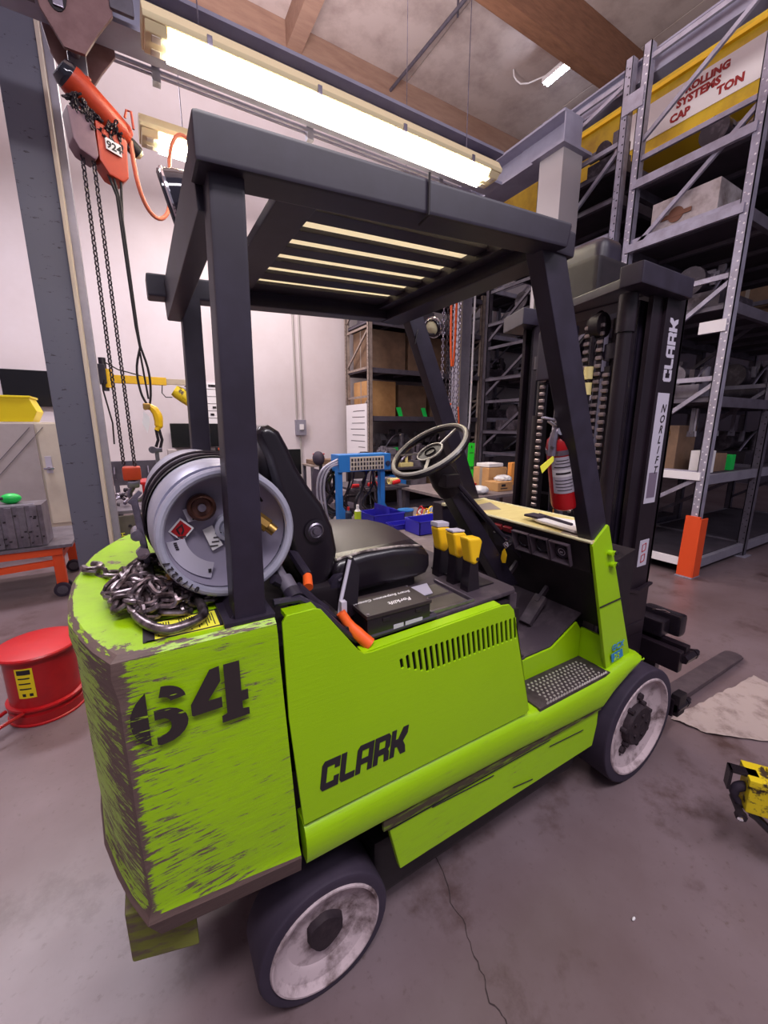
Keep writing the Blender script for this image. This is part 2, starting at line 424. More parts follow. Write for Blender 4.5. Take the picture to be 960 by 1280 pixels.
# blocky oblique logo letters on a unit grid (height 1): each letter = list of polygons
LOGO = {
 'C': (0.92, [[(0.12, 0), (0.92, 0), (0.92, .36), (.66, .36), (.66, .22), (.28, .22), (.28, .78), (.66, .78), (.66, .64), (.92, .64), (.92, 1), (.12, 1), (0, .88), (0, .12)]]),
 'L': (0.80, [[(0.12, 0), (0.80, 0), (0.80, .22), (.28, .22), (.28, 1), (0, 1), (0, .12)]]),
 'A': (0.92, [[(0, 0), (.27, 0), (.27, .30), (.65, .30), (.65, 0), (.92, 0), (.92, 1), (.14, 1), (0, .86)], ]),
 'R': (0.92, [[(0, 0), (.27, 0), (.27, .30), (.60, .30), (.64, 0), (.92, 0), (.90, .32), (.82, .42), (.92, .52), (.92, .88), (.80, 1), (0, 1)]]),
 'K': (0.95, [[(0, 0), (.27, 0), (.27, .34), (.40, .34), (.66, 0), (.98, 0), (.90, .28), (.74, .48), (.98, .72), (1.0, 1.0), (.68, 1.0), (.42, .62), (.27, .62), (.27, 1), (0, 1)]]),
}
LOGO_H = {'A': [[(.27, .50), (.65, .50), (.65, .80), (.27, .80)]], 'R': [[(.27, .52), (.63, .52), (.63, .80), (.27, .80)]]}
def logo(g, word, org, x, y, h, wscale=1.0, shear=0.12, depth=0.0008, gap=0.07):
    cur = 0
    for ch in word:
        wd, polys = LOGO[ch]
        f = lambda p: ((cur + p[0]*wscale + p[1]*shear)*h, p[1]*h)
        plate(g, [f(p) for p in polys[0]], [[f(p) for p in q] for q in LOGO_H.get(ch, [])], org, x, y, depth)
        cur += wd*wscale + gap
    return g

def link_mesh(r, L, W, n=6, seg=5):
    """one chain link, long axis X, wide axis Y"""
    g = G(); pts = []
    hw = W/2 - r; hl = L/2 - W/2
    for k in range(seg+1): t = -PI/2 + PI*k/seg; pts.append((hl + hw*math.cos(t), hw*math.sin(t), 0))
    for k in range(seg+1): t = PI/2 + PI*k/seg; pts.append((-hl + hw*math.cos(t), hw*math.sin(t), 0))
    g.tube(pts, r, n, closed=True); return g
def chain_along(g, pts, r, L, W, n=5, tw=0.0):
    """joined chain of small links along a polyline"""
    P = [Vector(p) for p in pts]; seg = []; 
    for a, b in zip(P[:-1], P[1:]): seg.append((a, b, (b-a).length))
    pitch = L - 2*r*1.25; s = pitch/2; i = 0; tot = sum(q[2] for q in seg)
    base = link_mesh(r, L, W, n, 3); me = bpy.data.meshes.new('t'); base.bm.to_mesh(me); base.bm.free()
    while s < tot:
        q = s
        for a, b, l in seg:
            if q <= l: break
            q -= l
        c = a.lerp(b, min(1, q/l)); d = (b-a).normalized(); u = d.orthogonal().normalized(); v = d.cross(u)
        ang = (PI/2 if i % 2 else 0) + tw; y = u*math.cos(ang) + v*math.sin(ang); z = d.cross(y)
        t = bmesh.new(); t.from_mesh(me)
        g._add(t, Matrix.Translation(c) @ Matrix((d, y, z)).transposed().to_4x4())
        s += pitch; i += 1
    bpy.data.meshes.remove(me); return g

# ================================================================== THE SETTING
def struct(name, g, m, parent=None): return emit(name, g, m, parent, kind=None if parent else 'structure')
CH = 8.96
struct('floor', G().box((-9, -7, -0.2), (13, 8.5, 0)), 'concrete')
wb = struct('wall_back', G().box((-9, 8.3, 0), (13, 8.5, CH+.1)), 'wall_paint')
struct('wall_right', G().box((12.8, -7, 0), (13, 8.3, CH+.1)), 'wall_dark')
struct('wall_left', G().box((-9.2, -7, 0), (-9, 8.5, CH+.1)), 'wall_paint')
# ceiling of boarded sheets between glued beams
ceil = struct('ceiling', G().box((-9, -1.6, CH+.12), (13, 8.5, CH+.2)), 'ceiling_sheet')
i = 0
for yy in (-1.0, 2.09, 5.33):
    for xx in range(-3, 4):
        x0 = xx*3.55 + 0.55
        emit('ceiling_panel', G().box((x0, yy, CH), (x0+3.53, yy+(3.07 if yy < 5 else 2.95), CH + .06 + 0.008*(i % 3)), 0.004), 'ceiling_sheet', ceil); i += 1
struct('trim_1', G().box((-9, 8.10, 8.05), (13, 8.30, CH), 0.01), 'beam_tan')
struct('trim_2', G().box((-9, 5.05, 8.15), (13, 5.31, CH), 0.01), 'copper_wood')
struct('trim_3', G().box((-9, 1.90, 8.15), (13, 2.12, CH), 0.01), 'copper_wood')
struct('trim_4', G().box((1.36, 5.31, 8.52), (1.65, 8.10, CH), 0.006), 'beam_tan')
# crack and joint in the slab, built as thin sunk strips
def ground_line(name, pts, wd, m):
    g = G(); P = [Vector((x, y, 0.0012)) for x, y in pts]
    for a, b in zip(P[:-1], P[1:]):
        d = (b-a).normalized(); n = Vector((-d.y, d.x, 0))*wd*random.uniform(.5, 1.3)
        g.box((0, 0, 0), (0, 0, 0)) if False else g.prism([a+n, a-n, b-n*0.8, b+n*0.8], (0, 0, 0.0006))
    return emit(name, g, m, kind='structure')
crack = [(-1.085, -0.33), (-1.10, -0.29), (-1.09, -0.25), (-1.10, -0.20), (-1.075, -0.15), (-1.065, -0.09), (-1.04, -0.03), (-1.035, 0.04), (-1.0, 0.13), (-0.98, 0.3), (-0.94, 0.6)]
cr = []
for (x, y), (x2, y2) in zip(crack[:-1], crack[1:]):
    for k in range(4):
        t = k/4; cr.append((x+(x2-x)*t+random.uniform(-.005, .005), y+(y2-y)*t+random.uniform(-.003, .003)))
ground_line('floor_crack', cr, 0.0016, 'crack')

# ---- hoist column near the left, blue-grey paint, cream flange edge
t = thing('steel_column', 'thick blue-grey painted steel column with scraped edges left of the forklift', 'column', (-2.15, 3.0, 0))
g = G().box((-2.262, 2.86, 0), (-2.052, 3.10, 5.2), 0.006); emit('column_face', g, 'column_paint', t)
emit('flange', G().box((-2.052, 2.84, 0), (-2.030, 3.12, 5.2), 0.003), 'cream_edge', t)
emit('web', G().box((-2.030, 2.96, 0), (-1.985, 3.06, 5.2), 0.003), 'grey_steel', t)
emit('base_plate', G().box((-2.36, 2.75, 0), (-1.93, 3.2, 0.025), 0.004), 'grey_steel', t)
# ---- jib crane post behind it with yellow arm and yellow balancer
t = thing('jib_crane', 'slim silver jib crane post with yellow arm behind the blue-grey column', 'crane', (-2.18, 4.05, 0))
emit('post', G().cyl((-2.15, 4.05, 0), (-2.15, 4.05, 5.0), 0.065, n=20), 'grey_steel', t)
emit('collar', G().cyl((-2.18, 4.05, 2.05), (-2.18, 4.05, 2.12), 0.085, n=20).box((-2.16, 4.0, 1.16), (-2.04, 4.06, 1.2)), 'steel', t)
emit('bracket', G().box((-2.13, 4.0, 1.96), (-1.98, 4.1, 2.14), 0.01).cyl((-2.0, 4.05, 1.9), (-2.0, 4.05, 2.2), 0.03), 'black_paint', t)
emit('arm', G().box((-1.99, 4.02, 1.975), (-1.48, 4.07, 2.05), 0.006).cyl((-1.97, 4.045, 1.93), (-1.97, 4.045, 2.10), 0.035), 'yellow', t)
emit('arm_end', G().box((-1.48, 4.025, 1.985), (-1.22, 4.065, 2.04), 0.005), 'cream_edge', t)
emit('cable', G().tube([(-1.98, 4.03, 2.16), (-1.88, 4.03, 2.10), (-1.72, 4.03, 2.06), (-1.66, 4.03, 2.04)], 0.006).tube([(-2.0, 4.0, 2.0), (-2.02, 4.0, 1.9), (-1.98, 4.0, 1.6), (-1.99, 4.0, 1.4)], 0.007), 'black_deep', t)
t2 = thing('load_balancer', 'worn yellow drum balancer hanging from the yellow jib arm', 'balancer', (-1.30, 4.045, 1.86))
emit('body', G().lathe([(0, -.13), (.055, -.13), (.066, -.10), (.07, 0), (.066, .09), (.045, .13), (0, .13)], (-1.31, 4.045, 1.86), (0.8, 0, -0.55), 20).box((-1.27, 4.0, 1.73), (-1.21, 4.09, 1.83), 0.02), 'yellow_worn', t2)
emit('hook', G().tube([(-1.30, 4.045, 1.98), (-1.33, 4.045, 1.95), (-1.31, 4.045, 1.92)], 0.008).box((-1.35, 4.02, 1.93), (-1.26, 4.07, 1.965), .01), 'steel', t2)
emit('cord', G().tube([(-1.52, 4.04, 1.98), (-1.53, 4.04, 1.9), (-1.5, 4.04, 1.86), (-1.44, 4.04, 1.86)], 0.005).tube([(-1.26, 4.05, 1.75), (-1.255, 4.05, 1.3)], 0.004), 'black_deep', t2)

# ---- runway beam with trolley and orange chain hoist
t = thing('runway_beam', 'long grey steel I-beam runway carrying the orange chain hoist', 'beam', (0, 2.05, 3.5))
g = G()
g.box((-3.6, 1.96, 3.47), (0.95, 2.14, 3.49)).box((-3.6, 2.04, 3.49), (0.95, 2.06, 3.68)).box((-3.6, 1.96, 3.68), (0.95, 2.14, 3.70))
emit('beam', g, 'runway_grey', t)
emit('cable_track', G().box((-1.7, 2.20, 3.485), (0.9, 2.215, 3.50)).box((-1.7, 2.25, 3.495), (0.9, 2.262, 3.505)), 'grey_steel', t)
for x in (-1.5, -0.6, 0.5): emit('track_bracket', G().box((x, 2.13, 3.505), (x+.03, 2.28, 3.52)).box((x, 2.20, 3.44), (x+.04, 2.25, 3.52)), 'grey_steel', t)
t = thing('beam_trolley', 'dark iron trolley clamped on the grey runway beam above the orange hoist', 'trolley', (-1.83, 2.05, 3.40))
for sy in (-1, 1):
    y0 = 2.05 + sy*0.115
    g = G().prism([(-1.99, y0, 3.60), (-1.92, y0, 3.66), (-1.76, y0, 3.66), (-1.67, y0, 3.60), (-1.67, y0, 3.46), (-1.74, y0, 3.36), (-1.80, y0, 3.26), (-1.88, y0, 3.26), (-1.95, y0, 3.38)], (0, 0.02*sy, 0), 0.004)
    emit('side_plate', g, mat('trolley_iron', (104, 72, 74), 0.5, 0.3, nz=(6, (128, 96, 98), 0.4, 0.7), bump=0.3), t)
    if sy < 0:
        emit('plate_slot', G().prism([(-1.885+.042*math.cos(2*PI*q/20), y0-.0225, 3.47+.085*math.sin(2*PI*q/20)) for q in range(20)], (0, -.002, 0)), 'ink', t)
        emit('roller', G().cyl((-1.875, y0-.03, 3.49), (-1.875, y0-.022, 3.49), .030, n=20).box((-1.90, y0-.034, 3.40), (-1.86, y0-.022, 3.46), .004), 'steel', t)
    for x in (-1.90, -1.77):
        emit('wheel', G().cyl((x, 2.05+sy*0.03, 3.53), (x, 2.05+sy*0.11, 3.53), 0.04), 'steel', t)
emit('hanger', G().cyl((-1.84, 1.92, 3.30), (-1.84, 2.18, 3.30), 0.018).box((-1.875, 2.0, 3.22), (-1.80, 2.1, 3.32), 0.01).box((-2.06, 1.98, 3.44), (-1.97, 2.0, 3.50)).box((-1.68, 1.90, 3.48), (-1.58, 1.925, 3.56), .01), 'rack_dark', t)

t = thing('chain_hoist', 'orange electric chain hoist marked 924 hanging from the iron trolley', 'hoist', (-1.77, 2.0, 2.6))
A = Vector((-1.885, 1.94, 3.165)); B = Vector((-1.655, 2.06, 3.02)); ax = (B-A).normalized()
emit('motor_body', G().lathe([(0, 0), (.058, 0), (.064, .02), (.064, .26), (.05, .285), (0, .285)], A, ax, 28), 'hoist_orange', t)
emit('motor_cap', G().lathe([(0, -.035), (.045, -.033), (.058, -.01), (.060, .0), (0.06, 0.02)], A, ax, 28), 'glass_dark', t)
emit('brake_end', G().lathe([(0.03, .27), (.034, .30), (.034, .345), (.026, .345)], A, ax, 20), 'black_deep', t)
emit('end_lamp', G().lathe([(0.026, .335), (.026, .352), (.018, .362), (0, .364)], A, ax, 20), mat('lamp_cream', (240, 235, 190), 0.3), t)
emit('hook', G().tube([(-1.80, 2.0, 3.22), (-1.815, 2.0, 3.18), (-1.80, 2.0, 3.14), (-1.785, 2.0, 3.12)], 0.012).tube([(-1.665, 1.98, 3.09), (-1.655, 1.98, 3.125), (-1.635, 1.98, 3.125), (-1.632, 1.98, 3.05)], 0.006), 'hoist_orange', t)
emit('control_box', G().prism([(-1.795, 1.93, 3.02), (-1.665, 1.98, 2.99), (-1.675, 1.98, 2.82), (-1.70, 1.97, 2.79), (-1.76, 1.945, 2.80), (-1.795, 1.93, 2.85)], (-0.03, 0.10, 0), 0.012), 'hoist_orange', t)
emit('chain_bag', G().prism([(-1.90, 1.885, 3.02), (-1.80, 1.92, 3.01), (-1.795, 1.92, 2.86), (-1.81, 1.92, 2.835), (-1.87, 1.895, 2.855), (-1.89, 1.89, 2.89)], (-0.03, 0.10, 0), 0.01), mat('bag_plum', (132, 100, 112), 0.5, nz=(8, (112, 84, 96), .4, .7)), t)
n_ = Vector((-0.05, -0.13, 0)).cross(Vector((0, 0, 1)))
emit('number_plate', G().prism([(-1.764, 1.938, 2.957), (-1.70, 1.962, 2.948), (-1.70, 1.962, 2.897), (-1.764, 1.938, 2.906)], (0.003, -0.004, 0)), 'paper', t)
emit('number', text(G(), '924', (-1.760, 1.9335, 2.914), (0.064, 0.024, -0.006), (0, 0, 1), 0.044, 0.0012), 'ink', t)
g = G()
for k in range(52):
    f = random.random(); c = Vector((-1.885, 1.90, 3.08)).lerp(Vector((-1.675, 1.99, 2.985)), f) + Vector((random.uniform(-.02, .02), random.uniform(-.02, .03), random.uniform(-.045, .02)))
    d = Euler((random.random()*3, random.random()*3, random.random()*3)).to_matrix() @ Vector((.035, 0, 0))
    chain_along(g, [c-d, c+d*.8+Vector((0, 0, -.02))], 0.0042, 0.026, 0.019)
emit('slack_chain', g, 'chain_dark', t)
emit('load_chain', chain_along(G(), [(-1.866, 1.95, 2.86), (-1.864, 1.95, 1.345)], 0.0042, 0.034, 0.024), 'chain_dark', t)
emit('load_chain', chain_along(G(), [(-1.822, 1.95, 2.85), (-1.812, 1.95, 1.34)], 0.0042, 0.034, 0.024), 'chain_dark', t)
hb = emit('hook_block', G().box((-1.875, 1.90, 1.27), (-1.785, 2.0, 1.345), 0.012), 'hoist_orange', t)
emit('load_hook', G().tube([(-1.83, 1.95, 1.27), (-1.83, 1.95, 1.23), (-1.86, 1.95, 1.19), (-1.84, 1.95, 1.15), (-1.80, 1.95, 1.15), (-1.775, 1.95, 1.18)], 0.014, smooth=1).box((-1.86, 1.91, 1.225), (-1.80, 1.99, 1.265), .01), 'steel', t)
emit('pendant_cable', G().tube([(-1.77, 1.97, 2.82), (-1.74, 1.97, 2.72), (-1.735, 1.97, 2.5), (-1.725, 1.97, 2.1), (-1.715, 1.97, 1.98)], 0.007)
     .tube([(-1.745, 1.97, 2.8), (-1.73, 1.97, 2.70), (-1.727, 1.97, 2.5), (-1.72, 1.97, 2.1), (-1.715, 1.97, 1.99)], 0.006)
     .tube([(-1.68, 1.99, 3.0), (-1.715, 1.98, 2.8), (-1.73, 1.98, 2.6)], 0.006), 'black_deep', t)
emit('power_cord', G().tube([(-1.65, 2.03, 3.02), (-1.64, 2.05, 2.84), (-1.60, 2.1, 2.74), (-1.54, 2.15, 2.72), (-1.48, 2.2, 2.80), (-1.455, 2.3, 3.0), (-1.43, 2.4, 3.22), (-1.38, 2.4, 3.33), (-1.32, 2.4, 3.33), (-1.26, 2.4, 3.24), (-1.25, 2.4, 3.1)], 0.011, smooth=2), 'hose_orange', t)
# rigging block and sling hung beside the hoist chain
t = thing('sling_hook', 'yellow safety hook with looped black cables hanging right of the hoist chains', 'hook', (-1.71, 1.97, 1.2))
emit('loop', G().tube([(-1.70, 1.97, 1.78), (-1.735, 1.97, 1.66), (-1.725, 1.97, 1.52), (-1.695, 1.97, 1.46)], 0.006, smooth=2).tube([(-1.70, 1.97, 1.78), (-1.67, 1.97, 1.65), (-1.675, 1.97, 1.52), (-1.69, 1.97, 1.46)], 0.006, smooth=2).tube([(-1.705, 1.98, 1.75), (-1.69, 1.98, 1.5)], 0.005), 'black_deep', t)
emit('hook_body', G().tube([(-1.70, 1.97, 1.46), (-1.672, 1.97, 1.45), (-1.652, 1.97, 1.41), (-1.652, 1.97, 1.35), (-1.668, 1.97, 1.325)], [0.018, 0.022, 0.024, 0.022, 0.014], smooth=2), 'yellow', t)
emit('shackle', G().box((-1.722, 1.95, 1.445), (-1.685, 1.99, 1.475), .006).cyl((-1.71, 1.94, 1.45), (-1.71, 2.0, 1.45), .012), 'brass', t)
emit('tag', G().prism([(-1.722, 1.95, 1.43), (-1.695, 1.95, 1.40), (-1.70, 1.95, 1.36), (-1.715, 1.95, 1.31), (-1.735, 1.95, 1.365)], (0, -0.003, 0)), 'paper', t)
emit('strap', G().tube([(-1.67, 1.97, 1.33), (-1.665, 1.97, 1.27), (-1.68, 1.97, 1.23)], 0.008).tube([(-1.655, 1.97, 1.33), (-1.645, 1.97, 1.27), (-1.66, 1.97, 1.22)], 0.008), 'black_deep', t)
emit('link_plate', G().box((-1.715, 1.955, 1.20), (-1.65, 1.985, 1.225), .004).cyl((-1.70, 1.94, 1.215), (-1.70, 2.0, 1.215), .02).box((-1.69, 1.96, 1.09), (-1.668, 1.98, 1.21), .003).cyl((-1.71, 1.97, 1.08), (-1.65, 1.97, 1.08), .01), 'steel', t)

t.location.z += .22; t.location.x -= .015
# ---- column and runway girder on the right behind the guard
t = thing('support_column', 'square steel column lit yellowish behind the overhead guard post', 'column', (2.75, 2.85, 0))
emit('shaft', G().box((2.6, 2.70, 0), (2.94, 3.02, 4.63), 0.006), mat('column_pale', (178, 172, 176), 0.45, 0.1), t)
emit('orange_guard', G().prism([(2.575, 2.68, 0.05), (2.96, 2.68, 0.05), (2.96, 2.68, 1.12), (2.575, 2.68, 1.12)], (0, .36, 0), 0.01), 'orange_card', t)
emit('cap_plate', G().box((2.52, 2.64, 4.60), (3.02, 3.08, 4.63)), 'runway_grey', t)
t = thing('crane_girder', 'pale grey I-beam girder ending on top of the yellowish column', 'beam', (2.77, 3.5, 4.63))
g = G().box((2.60, 2.72, 4.63), (2.94, 8.2, 4.655)).box((2.76, 2.72, 4.65), (2.785, 8.2, 4.96)).box((2.60, 2.72, 4.955), (2.94, 8.2, 4.98)).box((2.62, 2.72, 4.65), (2.92, 2.735, 4.96))
emit('web', g, 'runway_grey', t)
for y in (4.2, 5.8): emit('stiffener', G().box((2.62, y, 4.65), (2.92, y+.012, 4.96)), 'runway_grey', t)
t = thing('crane_rail', 'slim grey rail running along the top of the right-hand racks', 'beam', (3.2, 2, 5.2))
emit('rail_web', G().box((3.30, -0.8, 5.20), (3.32, 6.9, 5.38)).box((3.24, -0.8, 5.38), (3.40, 6.9, 5.40)).box((3.24, -0.8, 5.18), (3.40, 6.9, 5.20)), 'runway_grey', t)
t = thing('bridge_crane', 'yellow overhead bridge crane girder above the right-hand racks with a red-lettered banner', 'crane', (4.45, 3, 5.2))
emit('girder', G().box((4.30, -0.5, 5.02), (4.62, 8.0, 5.86), 0.01), 'yellow_crane', t)
emit('rail', G().box((4.27, -0.5, 5.86), (4.65, 8.0, 5.90)).box((4.25, -.5, 5.70), (4.30, 8.0, 5.74)), 'yellow', t)
emit('lower_flange', G().box((4.22, -.5, 4.98), (4.70, 8.0, 5.02)), 'yellow', t)
sg = emit('banner', G().box((4.285, 1.45, 5.19), (4.299, 3.0, 5.60), 0.002), 'white', t)
X_, Y_ = (0, -1, 0), (0, 0, 1)
for wd_, yy, zz, sz in (('ROLLING', 2.36, 5.475, .105), ('SYSTEMS', 2.44, 5.365, .115), ('CAP', 2.50, 5.235, .115), ('TON', 2.02, 5.255, .115), ('US', 2.90, 5.26, .10)):
    emit('lettering', text(G(), wd_, (4.282, yy, zz), X_, Y_, sz, 0.006), 'ink_red', sg)
# dark hoist carriage behind the mast top
t = thing('hoist_drum', 'dark rounded hoist drum housing hanging behind the top of the mast', 'drum', (0.55, 0.85, 2.12))
emit('housing', G().box((.50, .73, 2.41), (.70, 1.07, 2.59), .06, seg=4), 'black_paint', t)
emit('bolt', G().cyl((.52, .70, 2.42), (.50, .68, 2.42), .016), 'chrome', t)
emit('dark_block', G().box((.30, .62, 2.12), (.66, 1.02, 2.42), .03).box((.14, .60, 2.09), (.36, .70, 2.15), .006), 'black_deep', t)  # black block filling the dark area below the housing, plus an arm

# ---- light fixtures
M['tube'] = mat('tube', (255, 250, 240), 0.4, emit=(255, 248, 228), es=36)
M['diffuser'] = mat('diffuser', (255, 246, 225), 0.4, emit=(255, 232, 186), es=13)
M['tube_cold'] = mat('tube_cold', (255, 255, 255), 0.4, emit=(232, 240, 255), es=150)
def strip_light(name, x0, x1, y0, z0, label, wd=0.20, nclip=4):
    t = thing(name, label, 'light', ((x0+x1)/2, y0, z0))
    h = 0.11; hw = wd/2
    prof = [(y0-hw, z0+.03), (y0-hw-.008, z0+.05), (y0-hw+.03, z0+h), (y0+hw-.03, z0+h), (y0+hw+.008, z0+.05), (y0+hw, z0+.03)]
    g = G().prism([(x0, y, z) for y, z in prof], (x1-x0, 0, 0), 0.006)
    emit('housing', g, 'lens_housing', t)
    pr2 = [(y0-hw+.005, z0+.03), (y0-hw+.035, z0), (y0+hw-.035, z0), (y0+hw-.005, z0+.03)]
    emit('diffuser', G().prism([(x0+.10, y, z) for y, z in pr2], (x1-x0-.2, 0, 0), 0.004), 'diffuser', t)
    for xa, xb in ((x0+.008, x0+.10), (x1-.10, x1-.008)):
        emit('end_cap', G().prism([(xa, y, z) for y, z in pr2], (xb-xa, 0, 0), 0.006), 'lens_housing', t)
        xm = (xa+xb)/2
        for sy_ in (-.06, .02): emit('lamp_holder', G().box((xm-.02, y0+sy_, z0-.004), (xm+.02, y0+sy_+.04, z0+.01), .003), 'cream_edge', t)
    for dy in (-.045, .045):
        emit('tube', G().cyl((x0+.10, y0+dy, z0-.006), (x1-.10, y0+dy, z0-.006), 0.013, n=12), 'tube', t)
    for k in range(nclip):
        xx = x0 + (k+.5)*(x1-x0)/nclip
        for s in (-1, 1): emit('clip', G().box((xx-.012, y0+s*hw-.012, z0+.02), (xx+.012, y0+s*hw+.012, z0+.06), .003), 'steel', t)
    for xx in (x0+.25, x1-.25): emit('hanger_wire', G().tube([(xx, y0, z0+h), (xx, y0, CH)], 0.003), 'steel', t)
    return t
strip_light('strip_light', -1.567, 0.640, 1.760, 3.30, 'long bright fluorescent fixture slanting across the top above the overhead guard')
strip_light('strip_light', -1.575, 0.65, 2.53, 3.30, 'shorter-looking fluorescent fixture peeking out left of the overhead guard corner')
t = thing('batten_light', 'small cold-white batten lamp high on the ceiling near the racks', 'light', (6.2, 5.76, 8.5))
emit('batten', G().box((6.12, 5.37, 8.50), (6.28, 6.15, 8.59), .005), 'white', t)
for dx in (-.03, .03): emit('tube', G().cyl((6.20+dx*1.5, 5.41, 8.475), (6.20+dx*1.5, 6.11, 8.475), .019), 'tube_cold', t)
emit('cable', G().tube([(6.15, 6.07, 8.59), (5.97, 6.52, 8.62), (5.86, 6.67, 8.8), (5.83, 6.67, 8.95)], .014, smooth=1), 'white', t)
# sprinkler pipe
emit('sprinkler_pipe', G().cyl((3.92, 2.12, 8.66), (3.66, 8.1, 8.66), .032).cyl((3.80, 6.08, 8.60), (3.80, 6.08, 8.96), .02), 'rack_dark', label='thin pipe running under the ceiling panels above the long light fixture', cat='pipe')
# air duct arm at fixture end

# ---- wall items
t = thing('electrical_box', 'small grey electrical box with conduits on the white back wall', 'electrical box', (1.38, 8.25, 1.3))
emit('box', G().box((1.27, 8.18, 1.38), (1.50, 8.3, 1.72), .01), 'grey_steel', t)
emit('switch', G().box((1.34, 8.15, 1.50), (1.43, 8.18, 1.62), .005), 'paper', t)
for x in (1.31, 1.45): emit('conduit', G().cyl((x, 8.26, 1.7), (x, 8.26, 5.4), .018), 'conduit', t)
emit('conduit', G().cyl((1.38, 8.26, 0), (1.38, 8.26, 1.4), .018), 'conduit', t)
t = thing('wall_screen', 'black flat screen mounted on the back wall above the tool chest', 'screen', (-0.87, 8.2, 1.2))
emit('panel', G().box((-1.25, 8.17, 1.17), (-0.35, 8.22, 1.63), .008), 'screen', t); emit('mount', G().box((-.9, 8.22, 1.3), (-.7, 8.3, 1.5)), 'black_deep', t)
t = thing('tool_chest', 'black rolling tool chest with pale drawer edges under the wall screen', 'tool chest', (-0.85, 7.6, 0))
emit('body', G().box((-1.22, 7.35, 0.1), (-0.30, 7.95, 1.12), .01), 'black_deep', t)
for k in range(6): emit('drawer', G().box((-1.17, 7.325, .22+.14*k), (-0.42, 7.36, .34+.14*k), .006), 'white' if k % 2 else 'silver_label', t)
emit('side_panel', G().box((-1.36, 7.4, 0.1), (-1.22, 7.9, 1.16), .01), 'cabinet', t)
for x in (-1.15, -.38):
    for y in (7.42, 7.88): emit('caster', G().cyl((x-.02, y, .05), (x+.02, y, .05), .05), 'rubber', t)
t = thing('pin_board', 'white wall chart with ruled rows beside the far guard post', 'notice board', (-.4, 8.28, 1.8))
emit('board', G().box((-.56, 8.26, 1.2), (-.18, 8.3, 2.42), .004), 'white', t)
g = G()
for k in range(8): g.box((-.55, 8.255, 1.32+k*.14), (-.19, 8.26, 1.326+k*.14))
for k in range(12): x = random.uniform(-.52, -.28); z = 1.35 + .14*random.randint(0, 7); g.box((x, 8.25, z+.02), (x+random.uniform(.03, .09), 8.258, z+.06))
emit('ruled_line', g, 'ink', t)
t = thing('orange_scanner', 'orange and black gadget on top of the far tool chest', 'gadget', (-.42, 7.5, 1.12))
emit('body', G().box((-.56, 7.4, 1.12), (-.33, 7.55, 1.2), .01), 'black_deep', t); emit('button', G().box((-.53, 7.38, 1.14), (-.44, 7.4, 1.18), .004).box((-.40, 7.38, 1.14), (-.35, 7.4, 1.18), .004), 'orange', t)

# ================================================================== THE FORKLIFT  (x forward, y away from the near side, z up; metres)
FK = thing('forklift', 'lime green forklift with black overhead guard, number 64 on its scraped counterweight', 'forklift', (0, 0, 0))
W = 0.93; CY = W/2
X_, Z_ = (1, 0, 0), (0, 0, 1)       # near side faces -Y: x = +X, y = +Z
# ---- counterweight
def cw_ring(z_fn, inset):
    out = [(-1.575, 0), (-1.72, 0), (-1.853, 0), (-1.882, .06), (-1.908, .13), (-1.935, .22), (-1.950, .34), (-1.956, CY), (-1.950, W-.34), (-1.935, W-.22), (-1.908, W-.13), (-1.882, W-.06), (-1.853, W), (-1.72, W), (-1.575, W)]
    cx = -1.60
    r = []
    for x, y in out:
        z = z_fn(x)
        seam = -1.575 + 0.027*(1.187-z)/0.64
        x2 = x + (inset if x < -1.6 else 0); y2 = y + inset*(1 if y < CY else -1)*min(1, abs(y-CY)/(CY*.8))
        if x > -1.6: x2 = seam
        r.append((x2, y2, z))
    return r
ridge = lambda x: 0.575 + (-1.55-x)*0.14
g = G().loft([cw_ring(lambda x: ridge(x)-.064, .050), cw_ring(lambda x: ridge(x)-.058, .014), cw_ring(ridge, -.004), cw_ring(lambda x: ridge(x)+.03, 0.006),
              cw_ring(lambda x: .80, 0.004), cw_ring(lambda x: 1.10, .004), cw_ring(lambda x: 1.15, -0.002), cw_ring(lambda x: 1.178, 0.0), cw_ring(lambda x: 1.187, .010)])
cw = emit('counterweight', g, 'green_weight', FK, angle=28)
emit('counterweight_foot', G().prism([(-1.905, .09, .56), (-1.775, .05, .56), (-1.775, W-.05, .56), (-1.905, W-.09, .56)], (0, 0, -.135), .006), mat('foot_paint', (112, 116, 44), .7, nz=(9, (92, 76, 70), .45, .6, (1, 1, 4)), bump=.4), FK)
def stencil(name, polys, ox, oz, sc, sh):
    g = G()
    for poly in polys: plate(g, [(ox + (a+b*sh)*sc, oz + b*sc) for a, b in poly], [], (0, -.0045, 0), X_, Z_, 0.0012)
    emit(name, g, 'stencil_black', cw)
def arcp(cx, cy, rx, ry, a0, a1, n=8): return [(cx+rx*math.cos(math.radians(a0+(a1-a0)*k/n)), cy+ry*math.sin(math.radians(a0+(a1-a0)*k/n))) for k in range(n+1)]
SIX = [arcp(.44, .72, .34, .28, 88, 5) + arcp(.42, .72, .14, .10, 0, 95),
       [(.24, .04), (.24, .96)] + arcp(.42, .5, .42, .50, 112, 248, 10),
       [(.32, .0), (.32, .16)] + arcp(.40, .31, .14, .15, -90, 90) + [(.32, .46), (.32, .62)] + arcp(.42, .31, .36, .31, 90, -90, 10)]
FOUR = [[(.0, .30), (.0, .48), (.30, .98), (.44, 1.0), (.44, .74), (.24, .46), (.44, .46), (.44, .28), (.02, .28)],
        [(.50, 1.0), (.74, 1.0), (.74, .46), (.84, .46), (.84, .28), (.74, .28), (.74, .14), (.84, .12), (.84, 0), (.42, 0), (.42, .12), (.50, .14)]]
stencil('digit_six', SIX, -1.838, 1.000, .115, 0)
stencil('digit_four', FOUR, -1.742, 1.002, .122, 0)
